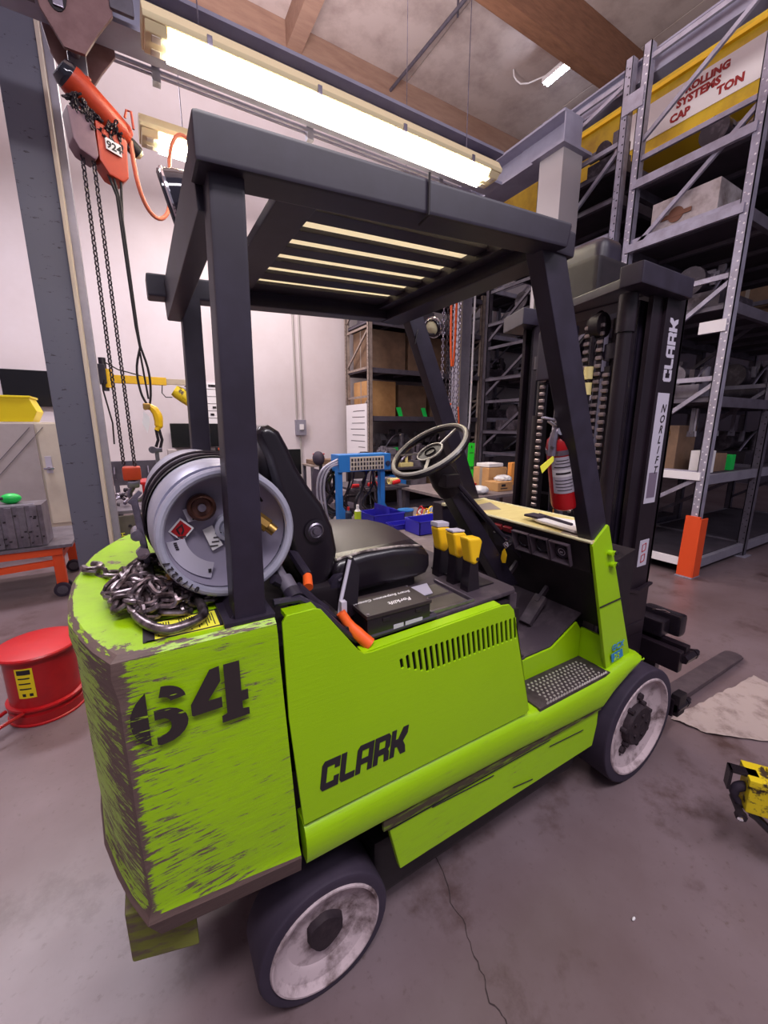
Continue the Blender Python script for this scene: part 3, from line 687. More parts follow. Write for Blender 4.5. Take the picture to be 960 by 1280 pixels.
# sticker on the counterweight deck
st = emit('warning_sticker', G().prism([(-1.805, .030, 1.1872), (-1.668, .026, 1.1872), (-1.664, .112, 1.1872), (-1.803, .108, 1.1872)], (0, 0, .0012)), 'tag_yellow', cw)
g = G()
g.box((-1.805, .028, 1.1883), (-1.786, .110, 1.1892)); g.box((-1.675, .028, 1.1883), (-1.666, .112, 1.1892)); g.box((-1.80, .028, 1.1883), (-1.67, .032, 1.1892)); g.box((-1.80, .106, 1.1883), (-1.67, .110, 1.1892))
for k in range(22):
    if 4 < k < 8: continue
    x = -1.78 + k*.0046; g.box((x, .040 + .01*(k % 3), 1.1883), (x+.0018, .098, 1.1889))
emit('sticker_print', g, 'ink', cw)

# ---- hood side panel with louvres
outl = [(-1.537, .659), (-1.558, .95), (-1.561, 1.175), (-1.552, 1.187), (-1.492, 1.188), (-1.478, 1.183), (-1.390, 1.060), (-1.376, 1.048), (-1.355, 1.045), (-.925, 1.060), (-.895, 1.056), (-.875, 1.035), (-.768, .655), (-.78, .648)]
holes = []
for k in range(23):
    x = -1.272 + k*.0183; zt = 1.012; zb = .936
    if k < 4: zb = .972 - .009*k; 
    if k < 3: zt -= .004*(2-k)
    s = .011*(zt-zb)/.076; w_ = .0056
    holes.append([(x-w_, zt-.003), (x, zt), (x+w_, zt-.003), (x+w_+s, zb+.003), (x+s, zb), (x-w_+s, zb+.003)])
g = plate(G(), outl, holes, (0, .006, 0), X_, Z_, .004, .001)
g.prism([(-1.375, .012, 1.046), (-.92, .012, 1.060), (-.92, .042, 1.062), (-1.375, .042, 1.048)], (0, 0, -.012), .003)
g.prism([(-1.552, .012, 1.187), (-1.485, .012, 1.187), (-1.385, .012, 1.055), (-1.385, .045, 1.055), (-1.485, .045, 1.187), (-1.552, .045, 1.187)], (0, 0, -.01))
sp = emit('side_panel', g, 'green', FK, angle=40)
emit('louvre_backing', G().box((-1.30, .012, .9), (-.84, .020, 1.03)), 'black_deep', sp)
g = logo(G(), 'CLARK', (-1.497, .0022, .728), X_, Z_, .0765, .66, .13, .0014, .035)
emit('maker_lettering', g, 'ink', sp)  # lies on the panel face
emit('far_side_panel', plate(G(), outl, [], (0, W-.012, 0), X_, Z_, .014, .004), 'green', FK)
# ---- rocker, skirt, fender
def rocker(y, sgn, name):
    prof = lambda x, zt, zb: [(x, y+sgn*.03, zb), (x, y+sgn*.004, zb), (x, y-sgn*.003, zb+.02), (x, y-sgn*.006, (zt+zb)/2), (x, y-sgn*.002, zt-.025), (x, y+sgn*.008, zt-.006), (x, y+sgn*.025, zt), (x, y+sgn*.06, zt)]
    zb = lambda x: .542 if x < -.3 else .542
    R = [prof(-1.536, .648, .545), prof(-1.32, .648, .540), prof(-.8, .640, .520), prof(-.72, .620, .515), prof(-.32, .622, .492), prof(-.255, .636, .535), prof(-.16, .650, .578), prof(-.09, .650, .602), prof(-.070, .636, .610)]
    return emit(name, G().loft(R, True, True), 'green_scuffed', FK, angle=50)
rocker(0, 1, 'rocker_panel'); rocker(W, -1, 'rocker_panel')
for y, sg in ((.022, 1), (W-.022, -1)):
    g = G().prism([(-1.318, y, .535), (-1.300, y-sg*.004, .500), (-1.258, y-sg*.004, .320), (-.338, y-sg*.004, .310), (-.322, y-sg*.004, .40), (-.316, y, .476), (-.33, y, .49)], (0, sg*.02, 0), .004)
    sk = emit('lower_skirt', g, 'green_scuffed', FK)
    if sg > 0:
        gm = mat('grime', (66, 56, 40), .8, nz=(12, (112, 138, 24), .50, .66, (1, 1, 6)))
        emit('skirt_groove', G().prism([(-1.318, .010, .534), (-.32, .010, .494), (-.322, .010, .474), (-1.318, .010, .496)], (0, .008, 0)), gm, FK)
        g = G()
        for x0, x1, zz in ((-1.30, -.62, .487), (-.62, -.42, .440), (-1.15, -.9, .478), (-.8, -.7, .36)):
            g.prism([(x0, .0135, zz+.018*(-.0)), (x1, .0135, zz-.018), (x1, .0135, zz-.0205), (x0, .0135, zz-.0025)], (0, .002, 0))
        emit('scratch', g, 'ink', sk)
# ---- chassis, axles
emit('chassis', G().box((-1.86, .22, .28), (-.2, W-.22, .60), .02).box((-1.25, .05, .34), (-.34, W-.05, .62), .01).box((-1.3, .10, .12), (-.3, W-.1, .34), .03).box((-1.60, .30, .12), (-1.30, .63, .32), .03), 'black_deep', FK)
emit('rear_axle', G().cyl((-1.472, .18, .19), (-1.472, W-.18, .19), .05), 'hub_grease', FK)
# ---- front wheels
def wheel(cx, y0, sg, R, rw, rub, wd, name, front):
    c = (cx, y0, R); ax_ = (0, -sg, 0)
    e = thing_part(name)
    o = Vector(c)
    tyre = emit(name, G().lathe([(R-rub-.004, -wd), (R-.006, -wd), (R, -wd+.008), (R, -.010), (R-.004, -.003), (R-.012, 0), (R-rub, -.001), (R-rub-.004, -.006)], o, ax_, 56), 'rubber', FK, angle=30)
    ri = R - rub
    prof = [(ri, -.001), (ri-.003, .003), (ri-.010, .003), (ri-.014, -.002), (ri-.022, -.018), (rw+.012, -.028), (rw, -.032), (.02, -.032)] if front else [(ri, -.001), (ri-.003, .004), (ri-.008, .004), (ri-.012, -.004), (ri-.020, -.014), (ri*.72, -.022), (ri*.66, -.030), (.02, -.032)]
    rim = emit('rim', G().lathe(prof, o, ax_, 56), 'rim_white', tyre, angle=30)
    a = Vector(ax_)
    if front:
        hub = emit('hub', G().lathe([(.096, -.048), (.094, -.012), (.086, -.002), (0, -.004)], o, ax_, 28), 'hub_grease', tyre)
        for k in range(7):
            t = 2*PI*k/7 + .35; d = Vector((math.cos(t), 0, math.sin(t)))
            p = o + d*.100; emit('stud', G().cyl(p - a*.046, p - a*.008, .013, .011, 8), 'hub_grease', tyre)
        for t in (1.45, 4.05):
            d = Vector((math.cos(t), 0, math.sin(t))); p = o + d*.128
            emit('lug_nut', G().cyl(p - a*.05, p - a*.018, .020, .017, 7), 'hub_grease', tyre)
        for k in range(5):
            t = 2*PI*k/5 + .1; d = Vector((math.cos(t), 0, math.sin(t))); p = o + d*.05
            emit('hub_bolt', G().cyl(p - a*.01, p + a*.004, .008, .008, 6), 'hub_grease', tyre)
    else:
        g = G(); n = 22; R0 = []; R1 = []
        for k in range(n):
            t = 2*PI*k/n; rr = .054 + .003*math.sin(3*t+.6) + random.uniform(-.003, .003)
            d = Vector((math.cos(t), 0, math.sin(t)))*rr + Vector((.0, 0, .006)); R0.append(o + d - a*.034); R1.append(o + d*.9 - a*.012)
        g.loft([R0, R1]); emit('hub', g, 'hub_grease', tyre)
    return tyre
def thing_part(n): return None
fw = wheel(0, 0, 1, .266, .150, .040, .17, 'front_wheel', True)
wheel(0, W, -1, .266, .150, .040, .17, 'front_wheel', True)
rw_ = wheel(-1.472, .047, 1, .190, .10, .030, .135, 'rear_wheel', False)
wheel(-1.472, W-.047, -1, .190, .10, .030, .135, 'rear_wheel', False)
g = G(); c = Vector((-1.472, .047, .19))
for k, ch in enumerate('5+727'):
    t = 1.02 - k*.155; p = c + Vector((math.cos(t), 0, math.sin(t)))*.128
    text(g, ch, (p.x, .0675, p.z), (math.cos(t), 0, math.sin(t)), (-math.sin(t), 0, math.cos(t)), .020, 0.0, .0008)
emit('chalk_writing', g, 'ink', rw_)
g = G(); text(g, '+98', (-.125, .030, .125), (1, 0, -.1), (0.1, 0, 1), .03, 0, .0008); emit('chalk_writing', g, 'ink', fw)

# ---- step well, tread, pillar
emit('step_well', plate(G(), [(-.80, .60), (-.80, .712), (-.47, .716), (-.325, .788), (-.295, .75), (-.29, .60)], [], (0, .15, 0), X_, Z_, .006, .001)
     .box((-.288, .03, .60), (-.278, .15, .755)).box((-.80, .008, .600), (-.28, .15, .608)).box((-.80, .02, .6), (-.76, .15, .66)), 'green', FK)
tr = emit('step_tread', G().box((-.70, .010, .615), (-.288, .146, .628), .002), 'tread_metal', FK)
g = G()
for i in range(16):
    for j in range(7):
        x = -.640 + i*.0205 + (j % 2)*.009 - (.01 if j > 4 else 0); y = .030 + j*.0150
        if x < -.66 + .0 or x > -.332: continue
        g.cyl((x, y, .6275), (x, y, .6305), .0052, .0038, 6)
so = emit('tread_stud', g, mat('stud_bright', (214, 204, 204), .35, .6), tr); so['kind'] = 'stuff'
g = G()
for i in range(24): g.prism([(-.66+i*.0150, .012, .627), (-.653+i*.0150, .012, .636), (-.648+i*.0150, .012, .627)], (0, .005, 0))
so = emit('tread_tooth', g, 'stud_bright' if 'stud_bright' in M else bpy.data.materials['stud_bright'], tr); so['kind'] = 'stuff'
pil = emit('front_pillar', plate(G(), [(-.285, .628), (-.468, 1.162), (-.462, 1.172), (-.392, 1.226), (-.385, 1.222), (-.128, .650)], [], (0, .034, 0), X_, Z_, .008, .002)
     .prism([(-.128, .03, .648), (-.385, .03, 1.222), (-.385, .10, 1.222), (-.128, .10, .648)], (-.008, 0, 0)), 'green', FK)
emit('pillar_seam', G().prism([(-.385, .0236, .918), (-.247, .0236, .925), (-.247, .0236, .921), (-.385, .0236, .914)], (0, .003, 0)), 'ink', pil)
for (x, z) in ((-.366, 1.122), (-.347, 1.076)):
    emit('knob', G().cyl((x, .03, z), (x, .012, z), .011, .010, 12).cyl((x+.012, .028, z+.002), (x+.012, .010, z+.002), .008, .008, 6), 'green', pil)
    emit('knob_bolt', G().cyl((x+.012, .012, z+.002), (x+.012, .004, z+.002), .0075, .0075, 6), 'ink', pil)
g = text(G(), 'GCX', (-.272, .0232, .704), (1, 0, .03), Z_, .038, .0005, .0008); emit('model_lettering', g, 'blue_decal', pil)
emit('model_plate', G().prism([(-.262, .0236, .653), (-.185, .0236, .659), (-.198, .0236, .697), (-.274, .0236, .692)], (0, -.0014, 0)), 'blue_decal', pil)
emit('model_number', text(G(), '25', (-.252, .0218, .659), (1, 0, .03), Z_, .038, .0006, .0014), mat('lime_text', (150, 196, 20), .5), pil)
# ---- floor, toe board, pedals
emit('floor_plate', G().prism([(-.84, .155, .712), (-.47, .155, .716), (-.06, .155, .93), (-.06, .86, .93), (-.47, .86, .716), (-.84, .86, .712)], (0, 0, .006)).box((-.84, .15, .706), (-.62, .34, .722), .002), 'rubber_floor', FK)
emit('floor_mat', G().prism([(-.80, .156, .722), (-.62, .156, .722), (-.62, .30, .722), (-.80, .30, .722)], (0, 0, .006), .002), 'tread_metal', FK)
g = G()
for i in range(9):
    for j in range(6): g.cyl((-.79+i*.02, .17+j*.022, .727), (-.79+i*.02, .17+j*.022, .731), .005, .004, 6)
so = emit('mat_stud', g, 'steel', FK); so['kind'] = 'stuff'
def pedal(name, x, y, z, w2, h2):
    emit(name, G().box((x-.012, y-w2, z-h2), (x+.012, y+w2, z+h2), .006, rot=(0, .75, 0)).beam((x+.02, y, z+.03), (x+.16, y, z+.16), .015, .02), 'rubber_floor', FK)
pedal('brake_pedal', -.50, .44, .82, .055, .04); pedal('accelerator_pedal', -.40, .30, .80, .028, .07)
emit('firewall', G().prism([(-.40, .04, 1.05), (-.27, .04, .78), (-.16, .04, .78), (-.16, .04, 1.10)], (0, W-.08, 0)).box((-.26, .16, .62), (-.18, W-.04, .9)), 'black_deep', FK)
# ---- dash
emit('dash_board', G().prism([(-.472, .030, 1.168), (-.455, .57, 1.168), (-.285, .84, 1.168), (-.20, .84, 1.168), (-.205, .22, 1.168), (-.38, .11, 1.168), (-.385, .03, 1.168)], (0, 0, .012), .002), 'board_yellow', FK)
emit('board_edge', G().tube([(-.475, .03, 1.176), (-.458, .565, 1.176), (-.288, .84, 1.176)], .006).tube([(-.195, .84, 1.178), (-.200, .22, 1.178)], .006), mat('edge_cream', (220, 214, 176), .5), FK)
emit('board_patch', G().prism([(-.44, .62, 1.1805), (-.35, .72, 1.1805), (-.24, .74, 1.1805), (-.33, .58, 1.1805)], (0, 0, .001)).prism([(-.468, .034, 1.1805), (-.42, .034, 1.1805), (-.30, .14, 1.1805), (-.33, .2, 1.1805), (-.465, .16, 1.1805)], (0, 0, .001)), 'board_grey', FK)
emit('dash_panel', G().prism([(-.466, .05, 1.166), (-.425, .05, 1.045), (-.36, .05, 1.045), (-.36, .05, 1.166)], (0, .50, 0), .003).prism([(-.24, .14, 1.166), (-.22, .14, .9), (-.17, .14, .9), (-.20, .14, 1.166)], (0, W-.2, 0)), 'black_deep', FK)
for k, y in enumerate((.155, .245, .335)):
    o = Vector((-.455, y, 1.105)); nrm = Vector((-.95, 0, -.32)).normalized(); uu = Vector((0, 1, 0)); vv = nrm.cross(uu)
    g = G()
    fr = [o + uu*a*.042 + vv*b*.045 for a, b in ((-1, -1), (1, -1), (1, 1), (-1, 1))]; inn = [o + uu*a*.030 + vv*b*.030 - nrm*.028 + nrm*.012 for a, b in ((-1, -1), (1, -1), (1, 1), (-1, 1))]
    fo = [p + nrm*.014 for p in fr]
    g.loft([fr, fo], cap=False); g.loft([fo, [o + (p-o)*.9 + nrm*.002 for p in fo], inn], cap=False); g.quad(inn)
    emit('gauge_pocket', g, mat('pocket', (84, 72, 84), .4) if k == 0 else bpy.data.materials['pocket'], FK)
    p = o - nrm*.010
    emit('gauge', G().lathe([(.027, 0), (.027, .010), (.022, .012), (.020, .008), (0, .008)], p, nrm, 24), 'black_paint' if k else 'rubber', FK)
    if k == 0: emit('gauge_mark', G().lathe([(.012, .009), (.015, .0095), (.015, .009)], p, nrm, 20).box(p+nrm*.009-Vector((.001, .006, .004)), p+nrm*.012+Vector((.001, .006, .003))), 'silver_label', FK)
for y in (.412, .466):
    emit('display', G().box((-.472, y-.021, 1.128), (-.455, y+.021, 1.150), .003, rot=(0, -.32, 0)), 'red_display', FK)
emit('switch_plate', G().box((-.462, .375, 1.05), (-.44, .49, 1.115), .003, rot=(0, -.3, 0)), 'black_paint', FK)
emit('ignition_key', G().cyl((-.46, .395, 1.085), (-.485, .395, 1.078), .014, n=14).tube([(-.485, .395, 1.09), (-.49, .38, 1.075), (-.488, .395, 1.06), (-.486, .41, 1.075), (-.485, .395, 1.09)], .003), 'chrome', FK)
emit('key_tag', G().prism([(-.490, .398, 1.060), (-.490, .408, 1.045), (-.490, .414, 1.012), (-.490, .404, .995), (-.490, .388, .998), (-.490, .383, 1.035)], (-.004, 0, 0), .001), 'yellow', FK)
emit('far_cowl', G().prism([(-.475, .84, 1.178), (-.45, .84, .74), (-.18, .84, .74), (-.18, .84, 1.178)], (0, .085, 0), .006), 'black_paint', FK)
emit('far_cowl_trim', G().box((-.478, .82, 1.170), (-.18, .845, 1.184), .002), 'edge_cream' if 'edge_cream' in M else bpy.data.materials['edge_cream'], FK)
# clipboard on dash top
tcl = thing('clipboard', 'worn pale tray with a pen lying on the yellow dash board', 'tray', (-.36, .18, 1.185))
emit('tray', G().prism([(-.455, .11, 1.187), (-.425, .30, 1.187), (-.40, .345, 1.187), (-.33, .33, 1.187), (-.30, .20, 1.187), (-.36, .10, 1.187), (-.42, .085, 1.187)], (0, 0, .012), .005), 'paper', tcl)
emit('pen', G().tube([(-.40, .16, 1.203), (-.36, .34, 1.205)], .006).box((-.42, .30, 1.198), (-.36, .37, 1.208), .003), 'rubber', tcl)
# ---- steering column and wheel
A = Vector((-.40, .46, .86)); B = Vector((-.835, .45, 1.435)); d = (B-A).normalized()
emit('steering_column', G().prism([A+Vector((-.05, -.035, 0)), A+Vector((.05, -.035, 0)), B+Vector((.045, -.030, -.03)), B+Vector((-.03, -.030, -.01))], (0, .07, 0), .008)
     .tube([A+Vector((.08, -.05, .1)), A.lerp(B, .5)+Vector((.06, -.05, .02)), B+Vector((.05, -.05, -.06))], .009).tube([A+Vector((.09, .0, .12)), A.lerp(B, .5)+Vector((.07, -.0, .03)), B+Vector((.06, -.02, -.08))], .008), 'black_paint', FK)
emit('column_boot', G().lathe([(.05, 0), (.055, .05), (.048, .10), (.05, .16), (.03, .17)], B - d*.14, d, 20).box(B+Vector((-.0, -.07, -.09)), B+Vector((.07, -.02, -.04)), .01), 'black_deep', FK)
WC = Vector((-.860, .45, 1.478)); wn = Vector((-.52, -.03, .72)).normalized()
u = Vector((0, 1, 0)); u = (u - wn*u.dot(wn)).normalized(); v = wn.cross(u)
RW = .146
ring = [WC + (u*math.cos(2*PI*k/48) + v*math.sin(2*PI*k/48))*RW for k in range(48)]
sw = emit('steering_wheel', G().tube(ring, .0125, 10, closed=True), 'black_vinyl', FK)
ring = [WC + wn*.008 + (u*math.cos(2*PI*k/48) + v*math.sin(2*PI*k/48))*RW for k in range(48)]
emit('rim_gloss', G().tube(ring, .0085, 8, closed=True), mat('rim_grey', (176, 170, 160), .35), sw)  # pale gloss along the black rim, put in as a grey ring
emit('hub', G().lathe([(.045, -.035), (.05, 0), (.045, .006), (.0, .008)], WC - wn*.012, wn, 24).lathe([(.022, 0), (.024, -.08)], WC, wn, 12), 'black_deep', sw)
emit('hub_ring', G().tube([WC - wn*.003 + (u*math.cos(2*PI*k/28) + v*math.sin(2*PI*k/28))*.050 for k in range(28)], .0035, 6, closed=True), 'rim_grey' if 'rim_grey' in M else bpy.data.materials['rim_grey'], sw)
for t in (.35, 2.25, 4.6):
    dd = u*math.cos(t) + v*math.sin(t)
    emit('spoke', G().beam(WC - wn*.006 + dd*.045, WC + wn*.002 + dd*(RW-.008), .011, .007, .002), bpy.data.materials['rim_grey'], sw)
# ---- deck, seat base, seat
dk = emit('hood_deck', G().box((-1.40, .045, 1.028), (-.845, W-.03, 1.042), .003).box((-1.56, .05, 1.0), (-1.38, W-.03, 1.10), .006)
     .box((-1.40, .045, .70), (-.86, .06, 1.03)), 'black_deep', FK)
emit('hood_rail', G().tube([(-1.565, .052, 1.20), (-1.49, .052, 1.196), (-1.38, .052, 1.060), (-1.35, .052, 1.056), (-1.13, .052, 1.062)], .009, smooth=1).tube([(-1.5, .09, 1.21), (-1.40, .10, 1.09)], .012), 'black_paint', FK)
emit('control_deck', G().prism([(-1.145, .050, 1.046), (-.82, .050, 1.058), (-.805, .07, 1.058), (-.805, .60, 1.058), (-1.145, .60, 1.046)], (0, 0, .014), .004).box((-.84, .05, .73), (-.808, .75, 1.06), .006), 'rubber_floor', FK)
emit('deck_rim', G().box((-1.142, .056, 1.060), (-1.135, .24, 1.074), .002).box((-1.142, .056, 1.062), (-.985, .064, 1.074), .002).box((-.99, .056, 1.062), (-.983, .24, 1.076), .002), 'steel', FK)
emit('deck_tray', G().box((-1.13, .07, 1.062), (-.995, .135, 1.068), .002).box((-1.13, .15, 1.062), (-1.0, .22, 1.068), .002), 'olive_steel', FK)
emit('deck_slot', G().box((-.925, .12, 1.070), (-.84, .34, 1.0745)), 'black_deep', FK)
emit('data_plate', G().prism([(-1.14, .155, 1.070), (-1.06, .155, 1.072), (-1.03, .225, 1.072), (-1.12, .225, 1.070)], (0, 0, .003)), 'silver_label', FK)
for k, y in enumerate((.135, .205, .285)):
    x = -.935 + .002*k; top = 1.205
    lv = emit('lever', G().prism([(x-.022, y-.020, 1.06), (x+.030, y-.020, 1.06), (x+.020, y-.016, 1.17), (x-.010, y-.016, 1.17)], (0, .036, 0), .003), 'black_vinyl', FK)
    emit('lever_knob', G().prism([(x-.030, y-.023, 1.240), (x+.022, y-.023, 1.236), (x+.030, y-.023, 1.222), (x+.018, y-.023, 1.160), (x+.004, y-.023, 1.150), (x-.012, y-.023, 1.160)], (0, .044, 0), .010, 4), 'yellow', lv)
    if k: emit('knob_cap', G().prism([(x-.030, y-.020, 1.241), (x+.020, y-.020, 1.237), (x+.020, y+.018, 1.237), (x-.030, y+.018, 1.241)], (0, 0, .007 if k == 1 else .016), .003), 'silver_label', lv)
    else: emit('knob_socket', G().cyl((x+.010, y-.0245, 1.170), (x+.010, y-.018, 1.170), .0055, n=12), 'ink', lv)
emit('seat_mount', G().box((-1.42, .26, 1.04), (-1.05, .68, 1.10), .012).box((-1.48, .22, 1.02), (-1.30, .30, 1.14), .02), 'black_deep', FK)

def profile_solid(prof, y0, y1, r, k=4, crown=None):
    """closed side profile swept in y with rounded shoulders"""
    cx = sum(p[0] for p in prof)/len(prof); cz = sum(p[1] for p in prof)/len(prof)
    P = [Vector((a, b)) for a, b in prof]; n = len(P); N_ = []
    for i in range(n):
        t = (P[(i+1) % n] - P[i-1]).normalized(); nn = Vector((t.y, -t.x))
        N_.append(nn)
    area_ = sum(P[i].x*P[(i+1) % n].y - P[(i+1) % n].x*P[i].y for i in range(n))
    s = -1 if area_ > 0 else 1
    rings = []
    steps = [(0, 1.0)] + [(math.sin(PI/2*j/k)*0 + 1-math.cos(PI/2*j/k), 1-math.sin(PI/2*j/k)) for j in range(1, k+1)]
    ys = [(y0 + r*a, r*b) for a, b in steps]
    mids = [(y0 + (y1-y0)*q, 0) for q in (.3, .4, .5, .6, .7)]
    ye = [(y1 - r*a, r*b) for a, b in steps[::-1]]
    for y, ins in ys + mids + ye:
        ring = []
        for i in range(n):
            q = P[i] + N_[i]*s*ins
            z = q.y
            if crown: z += crown(q.x, (y-y0)/(y1-y0), q.y)
            ring.append((q.x, y, z))
        rings.append(ring)
    return rings
back = [(-1.534, 1.545), (-1.518, 1.566), (-1.497, 1.570), (-1.472, 1.554), (-1.452, 1.515), (-1.432, 1.465), (-1.402, 1.412), (-1.365, 1.360), (-1.337, 1.295), (-1.325, 1.225), (-1.335, 1.170), (-1.360, 1.135), (-1.395, 1.122), (-1.425, 1.135), (-1.448, 1.19), (-1.468, 1.27), (-1.482, 1.38), (-1.510, 1.49)]
bk = emit('seat_backrest', G().loft(profile_solid(back, .245, .70, .022)), 'black_vinyl', FK, angle=60)
bc = Vector((-1.393, .243, 1.293))
emit('recliner_bolt', G().lathe([(.020, 0), (.022, .006), (.018, .009), (.015, .005), (.011, .005), (.009, .012), (0, .012)], bc, (0, -1, 0), 24), 'steel', bk)
emit('recliner_ring', G().lathe([(.023, 0), (.031, .002), (.031, .005), (.022, .006)], bc, (0, -1, 0), 24), 'black_vinyl', bk)
cush = [(-1.345, 1.165), (-1.325, 1.192), (-1.24, 1.204), (-1.15, 1.205), (-1.07, 1.197), (-1.025, 1.183), (-1.006, 1.158), (-1.005, 1.125), (-1.020, 1.100), (-1.06, 1.092), (-1.18, 1.090), (-1.29, 1.088), (-1.34, 1.10)]
cr_ = lambda x, t, z: .028*math.sin(PI*min(1, max(0, t)))*(1 if z > 1.15 else 0)
cs = emit('seat_cushion', G().loft(profile_solid(cush, .235, .70, .022, 4, cr_)), 'black_vinyl', FK, angle=60)
top = [(-1.345, 1.168), (-1.325, 1.196), (-1.24, 1.2085), (-1.15, 1.2095), (-1.07, 1.201), (-1.030, 1.188), (-1.030, 1.18), (-1.15, 1.20), (-1.24, 1.20), (-1.33, 1.18)]
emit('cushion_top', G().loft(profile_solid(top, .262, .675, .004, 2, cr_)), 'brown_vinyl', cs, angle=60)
emit('piping', G().tube([(-1.33, .252, 1.197), (-1.24, .250, 1.2095), (-1.20, .246, 1.2090), (-1.15, .249, 1.207), (-1.11, .246, 1.206), (-1.06, .250, 1.199), (-1.028, .262, 1.190)], .0042, smooth=2), mat('worn_seam', (176, 164, 160), .4, nz=(30, (70, 58, 60), .45, .6)), cs)
emit('pivot_plate', G().cyl((-1.325, .245, 1.125), (-1.325, .222, 1.125), .038, n=24).cyl((-1.325, .224, 1.125), (-1.325, .212, 1.125), .016, n=12), 'black_paint', FK)
emit('pivot_bolt', G().cyl((-1.325, .213, 1.128), (-1.325, .205, 1.128), .010, n=8).tube([(-1.34, .215, 1.15), (-1.325, .21, 1.16), (-1.31, .215, 1.15)], .003), 'steel', FK)
br = emit('brake_lever', G().prism([(-1.345, .135, 1.235), (-1.335, .135, 1.24), (-1.315, .135, 1.20), (-1.335, .115, 1.09), (-1.375, .115, 1.085), (-1.378, .125, 1.13)], (0, .022, 0), .003), 'black_vinyl', FK)
emit('lever_edge', G().tube([(-1.348, .128, 1.236), (-1.366, .122, 1.18), (-1.385, .105, 1.145), (-1.395, .095, 1.11)], .005).box((-1.395, .08, 1.115), (-1.380, .095, 1.15), .002), 'silver_label', br)
emit('lever_grip', G().tube([(-1.400, .075, 1.128), (-1.385, .062, 1.098), (-1.365, .045, 1.072), (-1.345, .030, 1.050)], [.012, .013, .0155, .0165], 14, smooth=1), 'orange', br)
emit('release_knob', G().cyl((-1.448, .165, 1.200), (-1.460, .128, 1.186), .0115, .012, 18), 'orange', FK)
emit('release_bar', G().tube([(-1.455, .30, 1.25), (-1.447, .165, 1.201)], .013).tube([(-1.55, .10, 1.235), (-1.47, .11, 1.17), (-1.42, .12, 1.12)], .012), 'black_paint', FK)
emit('gas_hose', G().tube([(-1.545, .20, 1.285), (-1.535, .16, 1.262), (-1.525, .12, 1.235), (-1.520, .095, 1.215)], .011, smooth=2).cyl((-1.522, .11, 1.226), (-1.515, .07, 1.200), .018, n=14).box((-1.545, .13, 1.22), (-1.515, .17, 1.25), .008), 'rack_dark', FK)
emit('gas_fitting', G().cyl((-1.517, .080, 1.206), (-1.514, .058, 1.194), .0195, n=18), 'black_paint', FK)
emit('fitting_core', G().cyl((-1.5145, .060, 1.195), (-1.5135, .054, 1.192), .0125, n=16), mat('core_blue', (92, 120, 150), .4), FK)

# black controller box on the deck
bx = thing('controller_box', 'small black control box with white script lying beside the seat', 'box', (-1.247, .10, 1.055))
emit('case', G().box((-1.343, .046, 1.052), (-1.152, .158, 1.106), .003), 'black_vinyl', bx)
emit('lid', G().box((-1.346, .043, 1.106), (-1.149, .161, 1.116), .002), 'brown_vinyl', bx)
g = text(G(), 'Forklift', (-1.19, .088, 1.1165), (-1, 0, 0), (0, -1, 0), .024, .0002, .0004, shear=.3)
text(g, 'Smart Suspension Control', (-1.166, .126, 1.1165), (-1, 0, 0), (0, -1, 0), .0165, .0001, .0004, shear=.3)
emit('script', g, 'white', bx)
for x in (-1.338, -1.157):
    for y in (.052, .152): emit('screw', G().cyl((x, y, 1.116), (x, y, 1.1175), .004, n=8), 'steel', bx)
for x0, x1 in ((-1.268, -1.238), (-1.232, -1.178)): emit('label', G().box((x0, .0445, 1.060), (x1, .046, 1.073)), 'silver_label', bx)
for x0 in (-1.30, -1.20): emit('latch', G().box((x0, .0435, 1.09), (x0+.02, .046, 1.10), .001), 'black_deep', bx)

# ---- overhead guard
def sheet_mat():
    m = bpy.data.materials.new('cover_plastic'); m.use_nodes = True; N = m.node_tree.nodes; L = m.node_tree.links
    N.remove(N['Principled BSDF']); o = N['Material Output']
    a = N.new('ShaderNodeBsdfTranslucent'); a.inputs[0].default_value = lin((250, 244, 222)); b = N.new('ShaderNodeBsdfDiffuse'); b.inputs[0].default_value = lin((226, 220, 200))
    mx = N.new('ShaderNodeMixShader'); mx.inputs[0].default_value = .3; L.new(a.outputs[0], mx.inputs[1]); L.new(b.outputs[0], mx.inputs[2]); L.new(mx.outputs[0], o.inputs[0]); return m
def gz(x): return 2.030 + (x+1.651)*.052
gd = emit('overhead_guard', G().prism([(-1.655, .0, gz(-1.655)), (-.758, .0, gz(-.758)), (-.772, .0, gz(-.758)-.060), (-1.655, .0, gz(-1.655)-.070)], (0, .075, 0), .008), 'black_paint', FK)
emit('side_beam', G().prism([(-1.70, W-.075, gz(-1.655)+.02), (-.66, W-.075, gz(-.66)+.012), (-.66, W-.075, gz(-.66)-.055), (-1.70, W-.075, gz(-1.655)-.05)], (0, .075, 0), .008), 'black_paint', gd)
emit('rear_crossbeam', G().prism([(-1.650, .077, 2.030), (-1.60, .077, 2.030), (-1.60, .077, 1.925), (-1.646, .077, 1.925)], (0, W-.08, 0), .005), 'black_paint', gd)
emit('front_crossbeam', G().box((-.80, .03, 2.015), (-.70, W-.02, 2.078), .008), 'black_paint', gd)
emit('grille_frame', G().prism([(-1.475, .06, 2.052), (-1.385, .06, 2.056), (-1.385, .06, 2.030), (-1.475, .06, 2.026)], (0, W-.12, 0), .004), 'black_paint', gd)
emit('grille_frame', G().prism([(-.845, .06, 2.084), (-.77, .06, 2.086), (-.77, .06, 2.055), (-.845, .06, 2.052)], (0, W-.12, 0), .004), 'black_paint', gd)
emit('cover_sheet', G().prism([(-1.44, .078, 2.060), (-.76, .078, 2.094), (-.76, .078, 2.090), (-1.44, .078, 2.056)], (0, W-.16, 0)), sheet_mat(), gd)
ys = [.188, .298, .405, .512, .622, .738]
edges = [.07] + [y for y in ys] + [W-.06]
